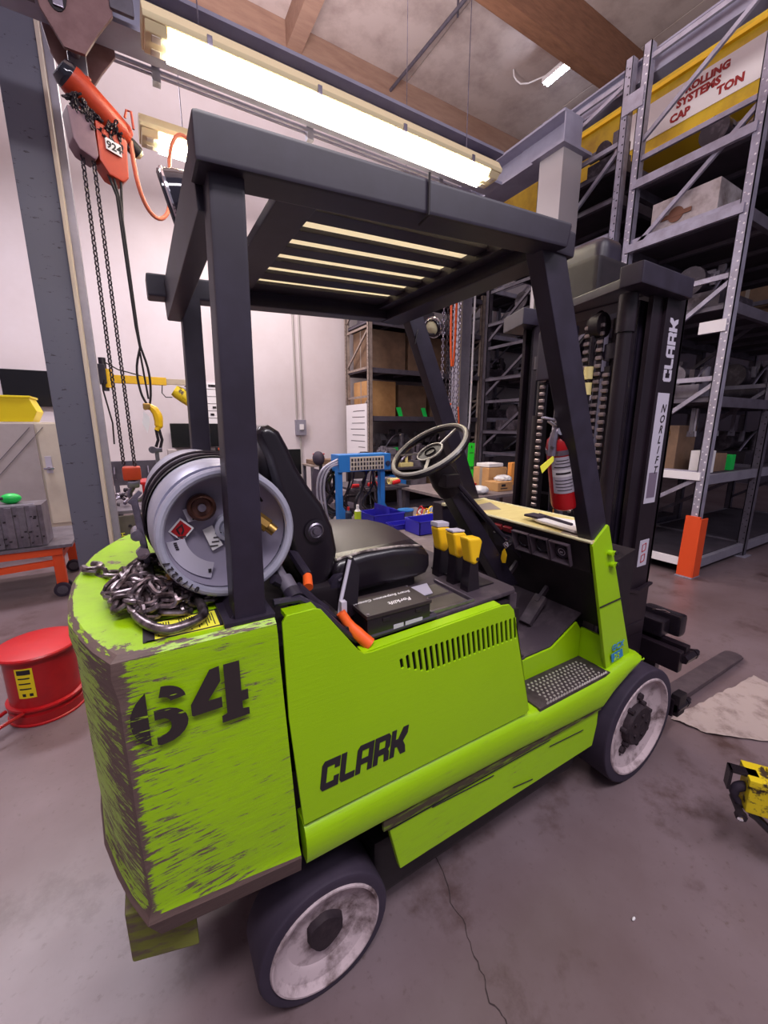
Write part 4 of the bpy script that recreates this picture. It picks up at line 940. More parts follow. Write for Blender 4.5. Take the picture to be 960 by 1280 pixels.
for k in range(7):
    y0 = edges[k] + (.026 if k else 0); y1 = edges[k+1] - (.026 if k < 6 else 0)
    emit('guard_slat', G().prism([(-1.40, y0, 2.053), (-.82, y0, 2.082), (-.82, y0, 2.070), (-1.40, y0, 2.041)], (0, y1-y0, 0), .002), 'black_paint', gd)
emit('guard_post', G().prism([(-1.634, .022, 1.99), (-1.576, .022, 1.99), (-1.588, .022, 1.175), (-1.650, .022, 1.175)], (0, .062, 0), .007), 'black_paint', gd)
emit('guard_post', G().prism([(-1.604, W-.075, 2.0), (-1.543, W-.075, 2.0), (-1.555, W-.075, 1.175), (-1.620, W-.075, 1.175)], (0, .062, 0), .007), 'black_paint', gd)
emit('guard_post', G().prism([(-.832, .036, 2.03), (-.735, .036, 2.04), (-.362, .036, 1.17), (-.462, .036, 1.17)], (0, .055, 0), .006), 'black_paint', gd)
emit('guard_post', G().prism([(-.700, W-.085, 2.05), (-.615, W-.085, 2.06), (-.12, W-.085, .98), (-.215, W-.085, .98)], (0, .055, 0), .006), 'black_paint', gd)
emit('post_foot', G().box((-1.67, .012, 1.186), (-1.572, .20, 1.196), .002).prism([(-1.66, .03, 1.19), (-1.58, .03, 1.19), (-1.60, .03, 1.22), (-1.64, .03, 1.22)], (0, .1, 0), .004), 'black_paint', gd)
emit('cable_tie', G().tube([(-1.22, -.004, 2.06), (-1.22, -.004, 1.985), (-1.22, .03, 1.98)], .0025), 'black_deep', gd)
emit('mirror_arm', G().tube([(-1.585, .40, 2.03), (-1.54, .40, 2.06), (-1.50, .40, 2.04), (-1.50, .40, 1.995), (-1.545, .40, 1.97), (-1.60, .40, 1.985)], .008, smooth=2), 'black_deep', gd)
rl = emit('rear_lamp', G().lathe([(.004, .115), (.045, .105), (.066, .07), (.076, .03), (.080, .0), (.080, -.012), (.072, -.016)], (-1.622, .64, 2.168), (.93, -.2, .25), 28), 'glass_dark', FK)
emit('lamp_rim', G().tube([Vector((-1.624, .64, 2.167)) + (Vector((0, .78, .62)).normalized()*math.cos(2*PI*k/28) + Vector((.93, -.2, .25)).normalized().cross(Vector((0, .78, .62)).normalized())*math.sin(2*PI*k/28))*.080 for k in range(28)], .005, 6, closed=True), 'chrome', rl)
emit('lamp_bracket', G().box((-1.62, .64, 2.02), (-1.58, .70, 2.13), .004), 'black_paint', rl)
fl = emit('front_lamp', G().lathe([(0, .035), (.030, .032), (.042, .01), (.044, -.012), (.040, -.022), (.034, -.024)], (-.502, W-.02, 2.033), (.80, .25, .35), 26), 'black_vinyl', FK)
emit('lamp_lens', G().lathe([(0, -.028), (.02, -.026), (.036, -.020)], (-.502, W-.02, 2.033), (.80, .25, .35), 26), mat('lens_cream', (214, 206, 170), .25), fl)
emit('lamp_rim', G().lathe([(.044, -.014), (.047, -.012), (.047, -.004), (.044, -.002)], (-.502, W-.02, 2.033), (.80, .25, .35), 26), 'chrome', fl)
emit('lamp_bracket', G().tube([(-.60, W-.06, 2.01), (-.55, W-.04, 1.99), (-.49, W-.02, 2.0)], .008).tube([(-.61, W-.06, 2.04), (-.65, W-.09, 1.98), (-.66, W-.09, 1.93)], .003, smooth=1), 'black_deep', fl)

# ---- mast
ms = emit('mast', G().box((.055, .150, .30), (.212, .172, 2.10), .004).box((.19, .150, .30), (.212, .24, 2.10), .003).box((-.02, .165, .30), (.06, .185, 2.08), .004), 'mast_black', FK)
emit('outer_rail', G().box((.055, .775, .30), (.212, .797, 2.10), .004).box((-.02, .77, .30), (.06, .79, 2.08), .004).box((.19, .70, .3), (.212, .797, 2.1)), 'mast_black', ms)
for y in (.205, .705):
    emit('inner_rail', G().box((-.035, y, .25), (.10, y+.018, 2.05), .003).box((-.035, y-.0 if y < .4 else y-.03, .25), (-.018, y+.045 if y < .4 else y+.018, 2.05), .003), 'black_paint', ms)
for y in (.285, .64):
    emit('lift_cylinder', G().cyl((-.03, y, .35), (-.03, y, 1.62), .036, n=20).cyl((-.03, y, 1.62), (-.03, y, 2.0), .022, n=16), 'black_deep', ms)
    emit('cylinder_collar', G().cyl((-.03, y, 1.84), (-.03, y, 1.90), .045, n=20).box((-.06, y-.08 if y > .5 else y, 1.85), (.0, y if y > .5 else y+.10, 1.875), .004).box((-.06, y-.08 if y > .5 else y, 1.77), (.0, y if y > .5 else y+.10, 1.795), .004), 'black_paint', ms)
emit('crossbar', G().box((-.205, .115, 2.060), (.165, .20, 2.134), .008).box((.0, .13, 2.07), (.15, .84, 2.13), .006)
     .prism([(-.16, .2, 2.075), (.02, .2, 2.075), (.02, .74, 2.075), (-.06, .60, 2.075)], (0, 0, .035), .004).prism([(-.13, .70, 2.05), (.14, .66, 2.05), (.15, .86, 2.05), (-.05, .90, 2.05)], (0, 0, .075), .006), 'black_paint', ms)
emit('top_cylinder_head', G().cyl((-.12, .205, 1.92), (-.12, .205, 2.055), .034, n=18).cyl((-.12, .205, .5), (-.12, .205, 1.92), .028, n=18), 'mast_black', ms)
emit('lower_bracket', G().prism([(-.03, .145, .865), (.09, .145, .825), (.206, .145, .85), (.206, .145, .86), (.09, .145, .842), (-.03, .145, .875)], (0, -.018, 0), .002).box((-.045, .135, .28), (.195, .19, .842), .006).box((-.02, .13, .62), (.17, .16, .68), .006), 'mast_black', ms)
emit('tie_bar', G().box((.0, .2, .5), (.1, .75, .6), .006), 'black_deep', ms)
emit('tie_bar', G().box((.02, .2, 1.15), (.1, .75, 1.22), .006), 'black_deep', ms)
def leaf_chain(x, y, z0, z1, name='leaf_chain'):
    g = G(); z = z0
    while z < z1:
        g.box((x-.007, y-.014, z), (x+.007, y+.014, z+.016), .003, seg=1)
        z += .032
    bk_ = G().box((x+.002, y-.011, z0-.01), (x+.008, y+.011, z1+.01))
    emit('chain_core', bk_, 'black_deep', ms)
    o = emit(name, g, M.setdefault('steel_dull', mat('steel_dull', (150, 136, 140), .4, .6)), ms); o['kind'] = 'stuff'
for y in (.33, .39, .60): leaf_chain(-.075, y, .72, 2.0)
leaf_chain(-.075, .29, 1.0, 1.8)
emit('sheave', G().cyl((-.06, .33, 1.98), (-.06, .37, 1.98), .05, n=24), 'black_deep', ms)
g = G().tube([(-.07, .36, 1.7), (-.085, .36, 1.95), (-.05, .36, 2.05), (.0, .36, 2.0)], .012, smooth=2).tube([(-.075, .46, 1.2), (-.09, .46, 1.75), (-.07, .45, 1.9), (-.02, .42, 1.97)], .011, smooth=2)
g.tube([(-.07, .50, 1.1), (-.10, .50, 1.6), (-.07, .50, 1.85), (.0, .48, 1.9)], .011, smooth=2).tube([(-.09, .36, .8), (-.09, .36, 1.7)], .015)
emit('hydraulic_hose', g, 'black_vinyl', ms)
for z in (1.70, 1.765): emit('hose_ferrule', G().cyl((-.09, .36, z), (-.09, .36, z+.05), .019, n=12), 'board_yellow', ms)
for p in ((-.09, .50, 1.52), (-.09, .46, 1.38)): emit('hose_sleeve', G().cyl(p, (p[0], p[1], p[2]+.05), .014, n=10), 'silver_label', ms)
emit('spec_plate', G().box((-.10, .50, 1.80), (-.095, .56, 1.87), .001), 'silver_label', ms)
emit('cowl_plate', G().box((-.11, .44, 1.78), (-.06, .62, 2.0), .01), 'black_paint', ms)
g = logo(G(), 'CLARK', (.156, .1488, 1.748), (-.02, 0, 1), (-1, 0, 0), .063, .80, 0.0, .0014, .05); emit('maker_lettering', g, 'silver_label', ms)
lb = emit('dealer_label', G().box((.072, .1485, 1.238), (.164, .150, 1.702), .001), 'silver_label', ms)
g = G(); z = 1.655
for ch in 'NORLIFT': text(g, ch, (.128, .1478, z-.030), X_, Z_, .046, .0006, .0005, align='CENTER', shear=.25); z -= .043
emit('label_letters', g, 'ink', ms)
emit('label_fine_print', G().box((.085, .1478, 1.262), (.152, .1486, 1.372)), mat('plum_grey', (112, 98, 118), .6), ms)
emit('pictogram_label', G().box((.090, .1486, .946), (.165, .150, 1.070), .001), 'silver_label', ms)
g = G()
for z in (.965, 1.015): g.tube([(.112, .148, z), (.112, .148, z+.032), (.140, .148, z+.038), (.140, .148, z+.006), (.112, .148, z)], .002, 5)
emit('pictogram', g, 'ink_red', ms)

# ---- carriage and forks
ca = emit('carriage', G().box((.275, .0, .435), (.315, W, .540), .006).box((.33, .0, .50), (.372, W, .552), .006).box((.29, .0, .195), (.33, W, .285), .006), 'mast_black', FK)
for y in (.24, .66): emit('carriage_upright', G().box((.20, y, .18), (.30, y+.03, .66), .004), 'mast_black', ca)
emit('load_rest', G().box((.30, .10, .56), (.38, .55, .64), .012).box((.38, .055, .555), (.45, .24, .665), .02), 'black_vinyl', ca)
emit('latch_wire', G().tube([(.385, .19, .655), (.395, .14, .665), (.40, .09, .655), (.39, .08, .645), (.385, .13, .648)], .004), 'chrome', ca)
for z in (.24, .50):
    emit('side_bolt', G().cyl((.30, -.004, z), (.39, -.004, z), .022, n=6).cyl((.36, -.004, z), (.44, -.004, z), .012, n=10).cyl((.395, -.004, z), (.41, -.004, z), .024, n=6), 'mast_black', ca)
emit('hook_bracket', G().box((.30, -.02, .20), (.37, .02, .31), .006), 'black_deep', ca)
for y in (.128, .70):
    fkp = [(.355, .02), (.355, .56), (.395, .56), (.405, .075), (.45, .055), (1.50, .038), (1.60, .030), (1.60, .018), (1.50, .016), (.40, .016)]
    fo_ = emit('fork', G().prism([(x, y, z) for x, z in fkp], (0, .105, 0), .004).prism([(1.59, y, .031), (1.62, y+.02, .030), (1.632, y+.05, .030), (1.625, y+.085, .030), (1.60, y+.105, .030), (1.59, y+.105, .030)], (0, 0, -.012), .002), 'fork_steel', ca)

# ================================================================== THINGS ON AND AROUND THE FORKLIFT
# ---- propane tank lying on the counterweight deck, axis along y
t = thing('propane_tank', 'silver grey propane cylinder lying on its side behind the seat, red diamond on its end', 'gas cylinder', (-1.62, .45, 1.19))
TX, TZ, TR = -1.632, 1.348, .145
o = Vector((TX, .17, TZ)); ay = (0, 1, 0)
body = emit('tank_body', G().lathe([(.0, .035), (.07, .030), (.11, .018), (.136, .0), (.143, .02), (TR, .05), (TR, .56), (.138, .60), (.11, .635), (0, .65)], o, ay, 56), 'tank_paint', t)
emit('collar_wall', G().lathe([(.131, .02), (.1305, -.055), (.127, -.055), (.127, .02)], o, ay, 56), 'tank_paint', t)
emit('collar_ring', G().tube([(TX + .1285*math.cos(2*PI*k/56), .115, TZ + .1285*math.sin(2*PI*k/56)) for k in range(56)], .0095, 10, closed=True), 'tank_paint', t)
emit('tank_end', G().lathe([(.129, -.020), (.124, -.030), (.10, -.018), (.05, -.010), (0, -.008)], o, ay, 48), 'tank_inner', t)
for a0, a1 in ((1.95, 2.05), (4.45, 4.95)):
    emit('collar_slot', G().prism([(TX+.1262*math.cos(a), .130, TZ+.1262*math.sin(a)) for a in [a0+(a1-a0)*k/6 for k in range(7)]] + [(TX+.1262*math.cos(a), .155, TZ+.1262*math.sin(a)) for a in [a1-(a1-a0)*k/6 for k in range(7)]], (0, .0, .0006)), 'black_deep', t) if False else None
for y in (.285, .40): emit('hold_down_band', G().lathe([(TR+.004, 0), (TR+.004, .030), (TR-.002, .030), (TR-.002, 0)], (TX, y, TZ), ay, 56), 'black_deep' if y < .3 else 'steel', t)
for y in (.29, .405): emit('band_edge', G().tube([(TX + (TR+.006)*math.cos(2*PI*k/56), y+.034, TZ + (TR+.006)*math.sin(2*PI*k/56)) for k in range(56)], .004, 6, closed=True), 'chain_dark', t)
emit('clamp_bracket', G().beam((TX-.165, .30, TZ+.06), (TX-.150, .30, TZ-.14), .016, .014, .003).beam((TX-.150, .30, TZ+.075), (TX-.175, .30, TZ+.05), .014, .01, .002).cyl((TX-.168, .27, TZ-.02), (TX-.168, .33, TZ-.02), .012, n=12), 'steel', t)
emit('clamp_bolt', G().cyl((TX-.16, .285, TZ-.06), (TX-.16, .265, TZ-.06), .014, n=6), 'chrome', t)
emit('relief_valve', G().lathe([(.028, .03), (.028, .0), (.022, -.006), (.018, .004), (0, .006)], (TX-.045, .135, TZ+.055), ay, 24), mat('valve_brown', (92, 60, 52), .4, .5), t)
emit('valve_core', G().cyl((TX-.045, .142, TZ+.055), (TX-.045, .130, TZ+.055), .008, n=12), 'steel', t)
emit('end_boss', G().lathe([(.032, .02), (.030, .006), (.022, .004), (.022, .010), (.016, .010), (.015, .0), (0, .0)], (TX+.008, .142, TZ+.003), ay, 24), 'tank_paint', t)
dy = .1465
def lab(name, pts, m, y=dy): return emit(name, G().prism([(TX-.012+a, y, TZ+b) for a, b in pts], (0, .002, 0)), m, t)
lab('diamond_label', [(-.098, .010), (-.074, .036), (-.050, .012), (-.074, -.014)], 'white')
lab('diamond_field', [(-.093, .010), (-.074, .031), (-.055, .012), (-.074, -.009)], 'red_paint', dy-.001)
emit('flame_mark', G().tube([(TX-.012-.078, dy-.002, TZ+.004), (TX-.012-.082, dy-.002, TZ+.014), (TX-.012-.072, dy-.002, TZ+.022), (TX-.012-.070, dy-.002, TZ+.010), (TX-.012-.074, dy-.002, TZ+.003)], .0018, 5).box((TX-.012-.082, dy-.003, TZ-.004), (TX-.078, dy-.0015, TZ-.002)), 'ink', t)
lab('white_label', [(-.034, .004), (-.014, .012), (.004, -.034), (-.018, -.044)], 'paper', dy+.006)
g = G()
for k in range(4): g.box((TX-.034+k*.004, dy+.0045, TZ-.034+k*.009), (TX-.018+k*.003, dy+.0065, TZ-.032+k*.009))
emit('label_print', g, 'ink', t)
arc = [(.104*math.cos(a), .104*math.sin(a)) for a in [3.25+.10*k for k in range(13)]] + [(.070*math.cos(a), .070*math.sin(a)) for a in [3.25+.10*(12-k) for k in range(13)]]
lab('arc_label', arc, 'silver_label', dy-.004)
lab('top_label', [(-.068, .052), (-.050, .058), (-.044, .028), (-.060, .026)], 'silver_label', dy-.003)
g = G()
for k in range(5): g.box((TX-.064+k*.001, dy-.0055, TZ+.030+k*.005), (TX-.060+k*.001, dy-.004, TZ+.033+k*.005))
for k in range(4):
    a = 3.3+.05*k; g.box((TX-.012+.09*math.cos(a)-.002, dy-.0055, TZ+.09*math.sin(a)-.0012), (TX-.012+.09*math.cos(a)+.004, dy-.004, TZ+.09*math.sin(a)+.0012))
a = 4.40; g.box((TX-.012+.088*math.cos(a)-.004, dy-.0055, TZ+.088*math.sin(a)-.004), (TX-.012+.088*math.cos(a)+.002, dy-.004, TZ+.088*math.sin(a)+.004))
emit('small_print', g, 'ink', t)
g = G()
for k, ch in enumerate('01/8227'):
    a = 4.12 - k*.105
    p = (TX+.1225*math.cos(a), .1042, TZ+.1225*math.sin(a))
    text(g, ch, p, (math.sin(a), 0, -math.cos(a)), (math.cos(a), 0, math.sin(a)), .017, .0002, .0012, align='CENTER')
emit('pen_writing', g, 'ink', t)
emit('service_valve', G().cyl((TX+.030, .135, TZ+.048), (TX+.058, .122, TZ+.025), .012, n=14).cyl((TX+.050, .14, TZ+.032), (TX+.066, .132, TZ+.018), .016, n=8), 'steel', t)
emit('brass_fitting', G().cyl((TX+.062, .134, TZ+.022), (TX+.084, .122, TZ+.002), .016, n=8).cyl((TX+.084, .122, TZ+.002), (TX+.096, .116, TZ-.010), .012, n=14), 'brass', t)
emit('fuel_hose', G().tube([(TX+.03, .15, TZ+.05), (TX+.055, .15, TZ+.08), (TX+.09, .16, TZ+.05), (TX+.10, .16, TZ), (TX+.085, .16, TZ-.05), (TX+.06, .16, TZ-.08)], .006, smooth=2), 'black_deep', t)
emit('cradle', G().box((TX-.12, .24, 1.188), (TX-.08, .80, 1.235), .006).box((TX+.08, .24, 1.188), (TX+.12, .80, 1.235), .006), 'black_paint', t)

# ---- heap of lifting chain with an oblong master ring
t = thing('lifting_chain', 'heap of steel lifting chain on the green counterweight in front of the propane tank', 'chain', (-1.76, .28, 1.188))
random.seed(21)
LM = link_mesh(.0056, .056, .034, 7, 5)
proto = emit('chain_link', LM, 'chain_steel', t, loc=None)
proto.data.transform(Matrix.Translation(wpos(t)))
pm = proto.data
pts = []
def zmound(x, y):
    zz_ = zmound0(x, y)
    if abs(x-TX) < .142 and y > .09: zz_ = max(1.194, min(zz_, TZ - math.sqrt(.145**2-(x-TX)**2) - .022))
    return zz_
def zmound0(x, y):
    r = math.hypot((x+1.755)/.135, (y-.270)/.215); return 1.196 + .058*max(0, 1-r*r)
a = 0; P = Vector((-1.93, .52, 1.196)); path = [P.copy(), Vector((-1.90, .48, 1.196)), Vector((-1.875, .44, 1.20))]
for k in range(420):
    a += .55 + random.uniform(-.5, .9)
    rr = .96*math.sqrt(random.uniform(.25, 1))*(1 if k % 3 else .6)
    x = -1.755 + .128*rr*math.cos(a); y = .270 + .205*rr*math.sin(a)
    path.append(Vector((x, y, zmound(x, y) + random.uniform(-.004, .014))))
D = [path[0]]; out = []
i = 1; cur = path[0].copy(); n_ = 0
while i < len(path) and n_ < 285:
    d = path[i] - cur
    if d.length < .040: i += 1; continue
    step = d.normalized()*.043; mid = cur + step/2; cur = cur + step
    yv = d.normalized().cross(Vector((0, 0, 1))).normalized(); zv = d.normalized().cross(yv)
    tw = random.uniform(-.35, .35) + (PI/2*.8 if n_ % 2 else 0)
    y2 = yv*math.cos(tw) + zv*math.sin(tw); x2 = d.normalized(); z2 = x2.cross(y2)
    mtx = Matrix.Translation(mid - wpos(t)) @ Matrix((x2, y2, z2)).transposed().to_4x4()
    if n_ == 0: proto.matrix_local = mtx
    else: instance(proto, 'chain_link', t, mtx)
    n_ += 1
ringp = [(-1.818, .165, 1.206), (-1.818, .110, 1.203), (-1.780, .030, 1.198), (-1.750, .012, 1.198), (-1.700, .030, 1.199), (-1.682, .050, 1.200), (-1.684, .115, 1.206), (-1.700, .190, 1.218), (-1.735, .205, 1.224), (-1.795, .195, 1.216)]
rc_ = Vector((-1.748, .105, 1.206)); ringp = [tuple(rc_ + (Vector(p)-rc_)*.86 + Vector((-.006, .004, .002))) for p in ringp]
emit('master_ring', G().tube(ringp, .0095, 12, closed=True, smooth=2), 'chain_steel', t)
for p, q in (((-1.80, .165, 1.22), (-1.765, .195, 1.235)), ((-1.735, .17, 1.225), (-1.72, .215, 1.24))):
    emit('shackle', G().tube([p, ((p[0]+q[0])/2-.012, (p[1]+q[1])/2, p[2]+.012), q], .009, smooth=1).cyl(q, (q[0]+.02, q[1]+.005, q[2]-.004), .012, n=8), 'chain_steel', t)
emit('shackle_pin', G().cyl((-1.745, .205, 1.248), (-1.755, .185, 1.238), .009, n=6).cyl((-1.715, .20, 1.245), (-1.708, .175, 1.232), .010, n=6), 'brass', t)
emit('grab_hook', G().tube([(-1.935, .525, 1.200), (-1.925, .495, 1.200), (-1.90, .490, 1.202), (-1.895, .520, 1.203), (-1.915, .540, 1.203)], .009, 10, smooth=1), 'chain_steel', t)

# ---- fire extinguisher strapped to the near front guard post
t = thing('fire_extinguisher', 'red fire extinguisher with a yellow tag strapped beside the front guard post', 'fire extinguisher', (-.50, .12, 1.28))
A = Vector((-.512, .118, 1.292)); B = Vector((-.596, .105, 1.545)); ax = (B-A).normalized()
emit('cylinder', G().lathe([(0, 0), (.036, 0), (.043, .006), (.0455, .02), (.0455, .225), (.040, .248), (.026, .262), (.016, .268), (.016, .275)], A, ax, 36), 'red_bright', t)
emit('valve', G().cyl(A+ax*.272, A+ax*.305, .014, n=14).cyl(A+ax*.285+Vector((-.02, 0, .005)), A+ax*.285+Vector((.02, 0, -.005)), .009, n=10), 'steel', t)
emit('lever', G().beam(A+ax*.30+Vector((.03, 0, .004)), A+ax*.318+Vector((-.075, 0, .0)), .016, .006, .002).beam(A+ax*.285+Vector((.0, 0, -.004)), A+ax*.30+Vector((-.05, 0, .006)), .014, .005, .002), 'silver_label', t)
emit('nozzle_hose', G().tube([A+ax*.285+Vector((-.01, -.005, 0)), A+ax*.26+Vector((-.045, -.01, -.005)), A+ax*.20+Vector((-.062, -.012, -.008))], .013, smooth=1), 'steel', t)
emit('gauge', G().cyl(A+ax*.275+Vector((-.02, -.016, 0)), A+ax*.275+Vector((-.025, -.026, .0)), .013, n=16), 'chrome', t)
q = A+ax*.195+Vector((-.070, -.02, -.010))
emit('inspection_tag', G().prism([q+Vector((.006, 0, .010)), q+Vector((.006, 0, -.010)), q+Vector((-.058, -.01, -.044)), q+Vector((-.070, -.01, -.022))], (0, -.001, 0)), 'tag_yellow', t)
emit('tag_tie', G().tube([A+ax*.30+Vector((-.005, -.012, 0)), A+ax*.31+Vector((-.02, -.012, .012)), A+ax*.30+Vector((.012, -.012, .02)), A+ax*.30+Vector((.01, -.01, .07))], .003, 6, smooth=1).box(A+ax*.295+Vector((-.02, -.016, -.006)), A+ax*.295+Vector((.012, -.012, .008)), .002), 'tag_yellow', t)
cam_dir = Vector((-1.2, -.87, 0)).normalized()
def wrap_patch(name, h0, h1, half, m, rr=.0463, c=-.1):
    u = ax.orthogonal().normalized(); e1 = (cam_dir - ax*cam_dir.dot(ax)).normalized(); e2 = ax.cross(e1)
    g = G(); n = 10; R_ = []
    for h in (h0, h1): R_.append([A+ax*h + (e1*math.cos(c-half+2*half*k/n) + e2*math.sin(c-half+2*half*k/n))*rr for k in range(n+1)])
    g.loft(R_, cap=False, closed=False); return emit(name, g, m, t)
wrap_patch('label', .070, .200, .80, 'silver_label', c=.05)
wrap_patch('label_band', .130, .155, .78, 'white', .0467, .05)
g = G()
u = (cam_dir - ax*cam_dir.dot(ax)).normalized(); v = ax.cross(u)
for h, hh, w_ in ((.1425, .0035, .5), (.118, .0012, .6), (.106, .0012, .6), (.094, .0012, .6), (.082, .0012, .5), (.165, .0018, .6), (.178, .0012, .5), (.188, .0012, .4)):
    n = 8; g.loft([[A+ax*(h+s*hh) + (u*math.cos(.05-w_+2*w_*k/n) + v*math.sin(.05-w_+2*w_*k/n))*.0471 for k in range(n+1)] for s in (-1, 1)], cap=False, closed=False)
emit('label_text', g, 'ink', t)
emit('strap', G().lathe([(.0475, .205), (.0475, .222), (.046, .222), (.046, .205)], A, ax, 36), 'steel', t)
emit('strap_buckle', G().tube([A+ax*.205+cam_dir*.048+Vector((-.02, .01, 0)), A+ax*.225+cam_dir*.05+Vector((-.032, .01, 0)), A+ax*.215+cam_dir*.05+Vector((-.012, .01, 0))], .004).beam(A+ax*.1+Vector((.045, .03, 0)), A+ax*.25+Vector((.045, .03, 0)), .02, .01), 'steel', t)

# ---- red oily waste can
t = thing('waste_can', 'round red oily-waste can with lid and yellow sticker beside the counterweight', 'waste can', (-2.375, 1.975, 0))
c = (-2.375, 1.975, 0)
emit('body', G().lathe([(0, .0), (.170, .0), (.172, .02), (.172, .06), (.160, .065), (.160, .375), (0, .375)], c, (0, 0, 1), 44), 'red_paint', t)
emit('base_ring', G().lathe([(.172, .085), (.177, .09), (.177, .10), (.160, .105)], c, (0, 0, 1), 44).lathe([(.172, .0), (.178, .004), (.178, .012), (.172, .016)], c, (0, 0, 1), 44), 'red_bright', t)
emit('lid', G().lathe([(.160, .372), (.190, .378), (.194, .390), (.188, .398), (.12, .410), (0, .414)], c, (0, 0, 1), 44), 'red_bright', t)
emit('pedal', G().tube([(-2.53, 1.87, .095), (-2.59, 1.79, .09), (-2.63, 1.75, .06), (-2.71, 1.67, .05)], .010, smooth=1).tube([(-2.45, 1.81, .09), (-2.55, 1.73, .085), (-2.61, 1.67, .05), (-2.69, 1.62, .03)], .010, smooth=1), 'red_paint', t)
def can_patch(name, a0, a1, z0, z1, rr, m):
    g = G(); n = 8
    g.loft([[(c[0]+rr*math.cos(a0+(a1-a0)*k/n), c[1]+rr*math.sin(a0+(a1-a0)*k/n), z) for k in range(n+1)] for z in (z0, z1)], cap=False, closed=False); emit(name, g, m, t)
can_patch('sticker', -2.12, -1.62, .165, .335, .1612, 'yellow_bin')
can_patch('sticker_header', -2.06, -1.68, .300, .327, .1617, 'ink')
for k in range(3): can_patch('sticker_text', -2.05, -1.72, .275-.03*k, .283-.03*k, .1617, 'ink')
for a in (-2.0, -1.8): can_patch('sticker_symbol', a, a+.1, .175, .192, .1617, 'ink')

# ---- orange cart with machined blocks, on the left
t = thing('platform_cart', 'low orange platform cart with a steel top at the left edge', 'cart', (-2.95, 4.1, 0))
emit('deck', G().box((-3.7, 3.85, .47), (-2.42, 4.75, .50), .004), 'machined', t)
emit('frame_rail', G().box((-3.7, 3.87, .40), (-2.50, 3.93, .47), .006).box((-3.7, 4.68, .40), (-2.50, 4.74, .47), .006), 'orange_guard', t)
emit('lower_rail', G().beam((-3.7, 3.90, .275), (-2.58, 3.90, .325), .05, .055, .004).box((-2.58, 3.9, .30), (-2.54, 4.7, .36), .005), 'orange_guard', t)
for y in (3.92, 4.70):
    emit('leg', G().box((-2.585, y-.035, .10), (-2.505, y+.035, .45), .006), 'orange_guard', t)
    for dy in (-.05, .05): emit('caster', G().cyl((-2.545, y+dy-.016, .066), (-2.545, y+dy+.016, .066), .066, n=28), 'rubber', t)
    for dy in (-.05, .05): emit('caster_hub', G().cyl((-2.545, y+dy-.019, .066), (-2.545, y+dy+.019, .066), .042, n=20), 'rack_dark', t)
t = thing('machined_block', 'tall drilled steel machine block standing on the orange cart', 'machine part', (-2.9, 4.0, .50))
emit('face_plate', G().box((-3.32, 3.90, .502), (-2.60, 4.2, .88), .004), 'machined', t)
for k in range(8): x = -3.28 + k*.085; emit('rib', G().box((x, 3.885, .505), (x+.05, 3.905, .87), .003), 'machined' if k % 2 else 'load_grey', t)
g = G()
for k in range(34):
    x = -3.2 + .58*random.random(); z = .53 + .30*random.random(); g.box((x, 3.879, z), (x+random.uniform(.008, .022), 3.886, z+random.uniform(.008, .014)))
emit('slot', g, 'ink', t)
emit('top_bar', G().box((-3.0, 3.92, .88), (-2.66, 3.98, .838), .004), 'silver_label', t)
t = thing('bench_vise', 'small red vise standing on the drilled steel block', 'vise', (-3.02, 3.95, .88))
emit('jaw', G().box((-3.06, 3.90, .88), (-2.90, 4.0, .88), .012).box((-3.0, 3.91, .96), (-2.93, 3.99, .99), .01), 'red_bright', t)
emit('screw', G().cyl((-3.10, 3.95, .95), (-2.86, 3.95, .95), .014, n=12).cyl((-2.93, 3.88, .98), (-2.93, 3.94, 1.03), .02, n=12), 'rubber', t)
t = thing('green_rag', 'bright green rag lying behind the red vise', 'rag', (-2.84, 4.1, .88))
emit('cloth', G().sphere((-2.84, 4.10, .925), .07, (1.1, .8, .7), 14, 8), 'green_foil', t)
# ---- grey cabinet with drawers and yellow bins on top
t = thing('storage_cabinet', 'tall beige steel cabinet with a chrome handle at the left edge', 'cabinet', (-3.1, 5.8, 0))
emit('carcass', G().box((-4.2, 5.5, .12), (-2.42, 6.4, 1.62), .006), 'cabinet_cream', t)
emit('door', G().box((-3.9, 5.478, .16), (-2.82, 5.5, 1.60), .004), 'cabinet', t)
emit('door', G().box((-2.80, 5.478, .40), (-2.44, 5.5, 1.60), .004), 'cabinet_cream', t)
hd = emit('handle_plate', G().box((-2.77, 5.470, 1.02), (-2.71, 5.480, 1.22), .002), 'silver_label', t)
emit('handle', G().cyl((-2.74, 5.43, 1.08), (-2.74, 5.48, 1.08), .018, n=14).box((-2.79, 5.425, 1.065), (-2.69, 5.44, 1.09), .005), 'chrome', t)
emit('plinth', G().box((-4.2, 5.52, 0), (-2.44, 6.38, .12), .004), 'machined', t)
emit('stay_line', G().tube([(-3.3, 5.474, .9), (-2.74, 5.474, 1.56)], .003, 5).tube([(-3.42, 5.474, .9), (-2.86, 5.474, 1.56)], .003, 5), 'rack_dark', t)
for k, x in enumerate((-3.40, -2.97)):
    t = thing('storage_bin', ['yellow plastic bin at the left edge on top of the beige cabinet', 'yellow plastic bin beside the column on top of the beige cabinet'][k], 'bin', (x, 5.7, 1.62), 'yellow bins on the cabinet')
    emit('tub', G().prism([(x-.20, 5.52, 1.622), (x+.14, 5.52, 1.622), (x+.20, 5.50, 1.74), (x+.14, 5.50, 1.90), (x-.2, 5.50, 1.90)], (0, .4, 0), .012), 'yellow_bin', t)
    emit('rim', G().box((x-.21, 5.49, 1.89), (x+.16, 5.93, 1.915), .006), 'yellow_bin', t)
emit('wall_panel', G().box((-3.6, 8.22, 1.9), (-2.62, 8.3, 2.48), .01), 'screen', label='dark rectangular panel on the wall behind the yellow bins', cat='panel')
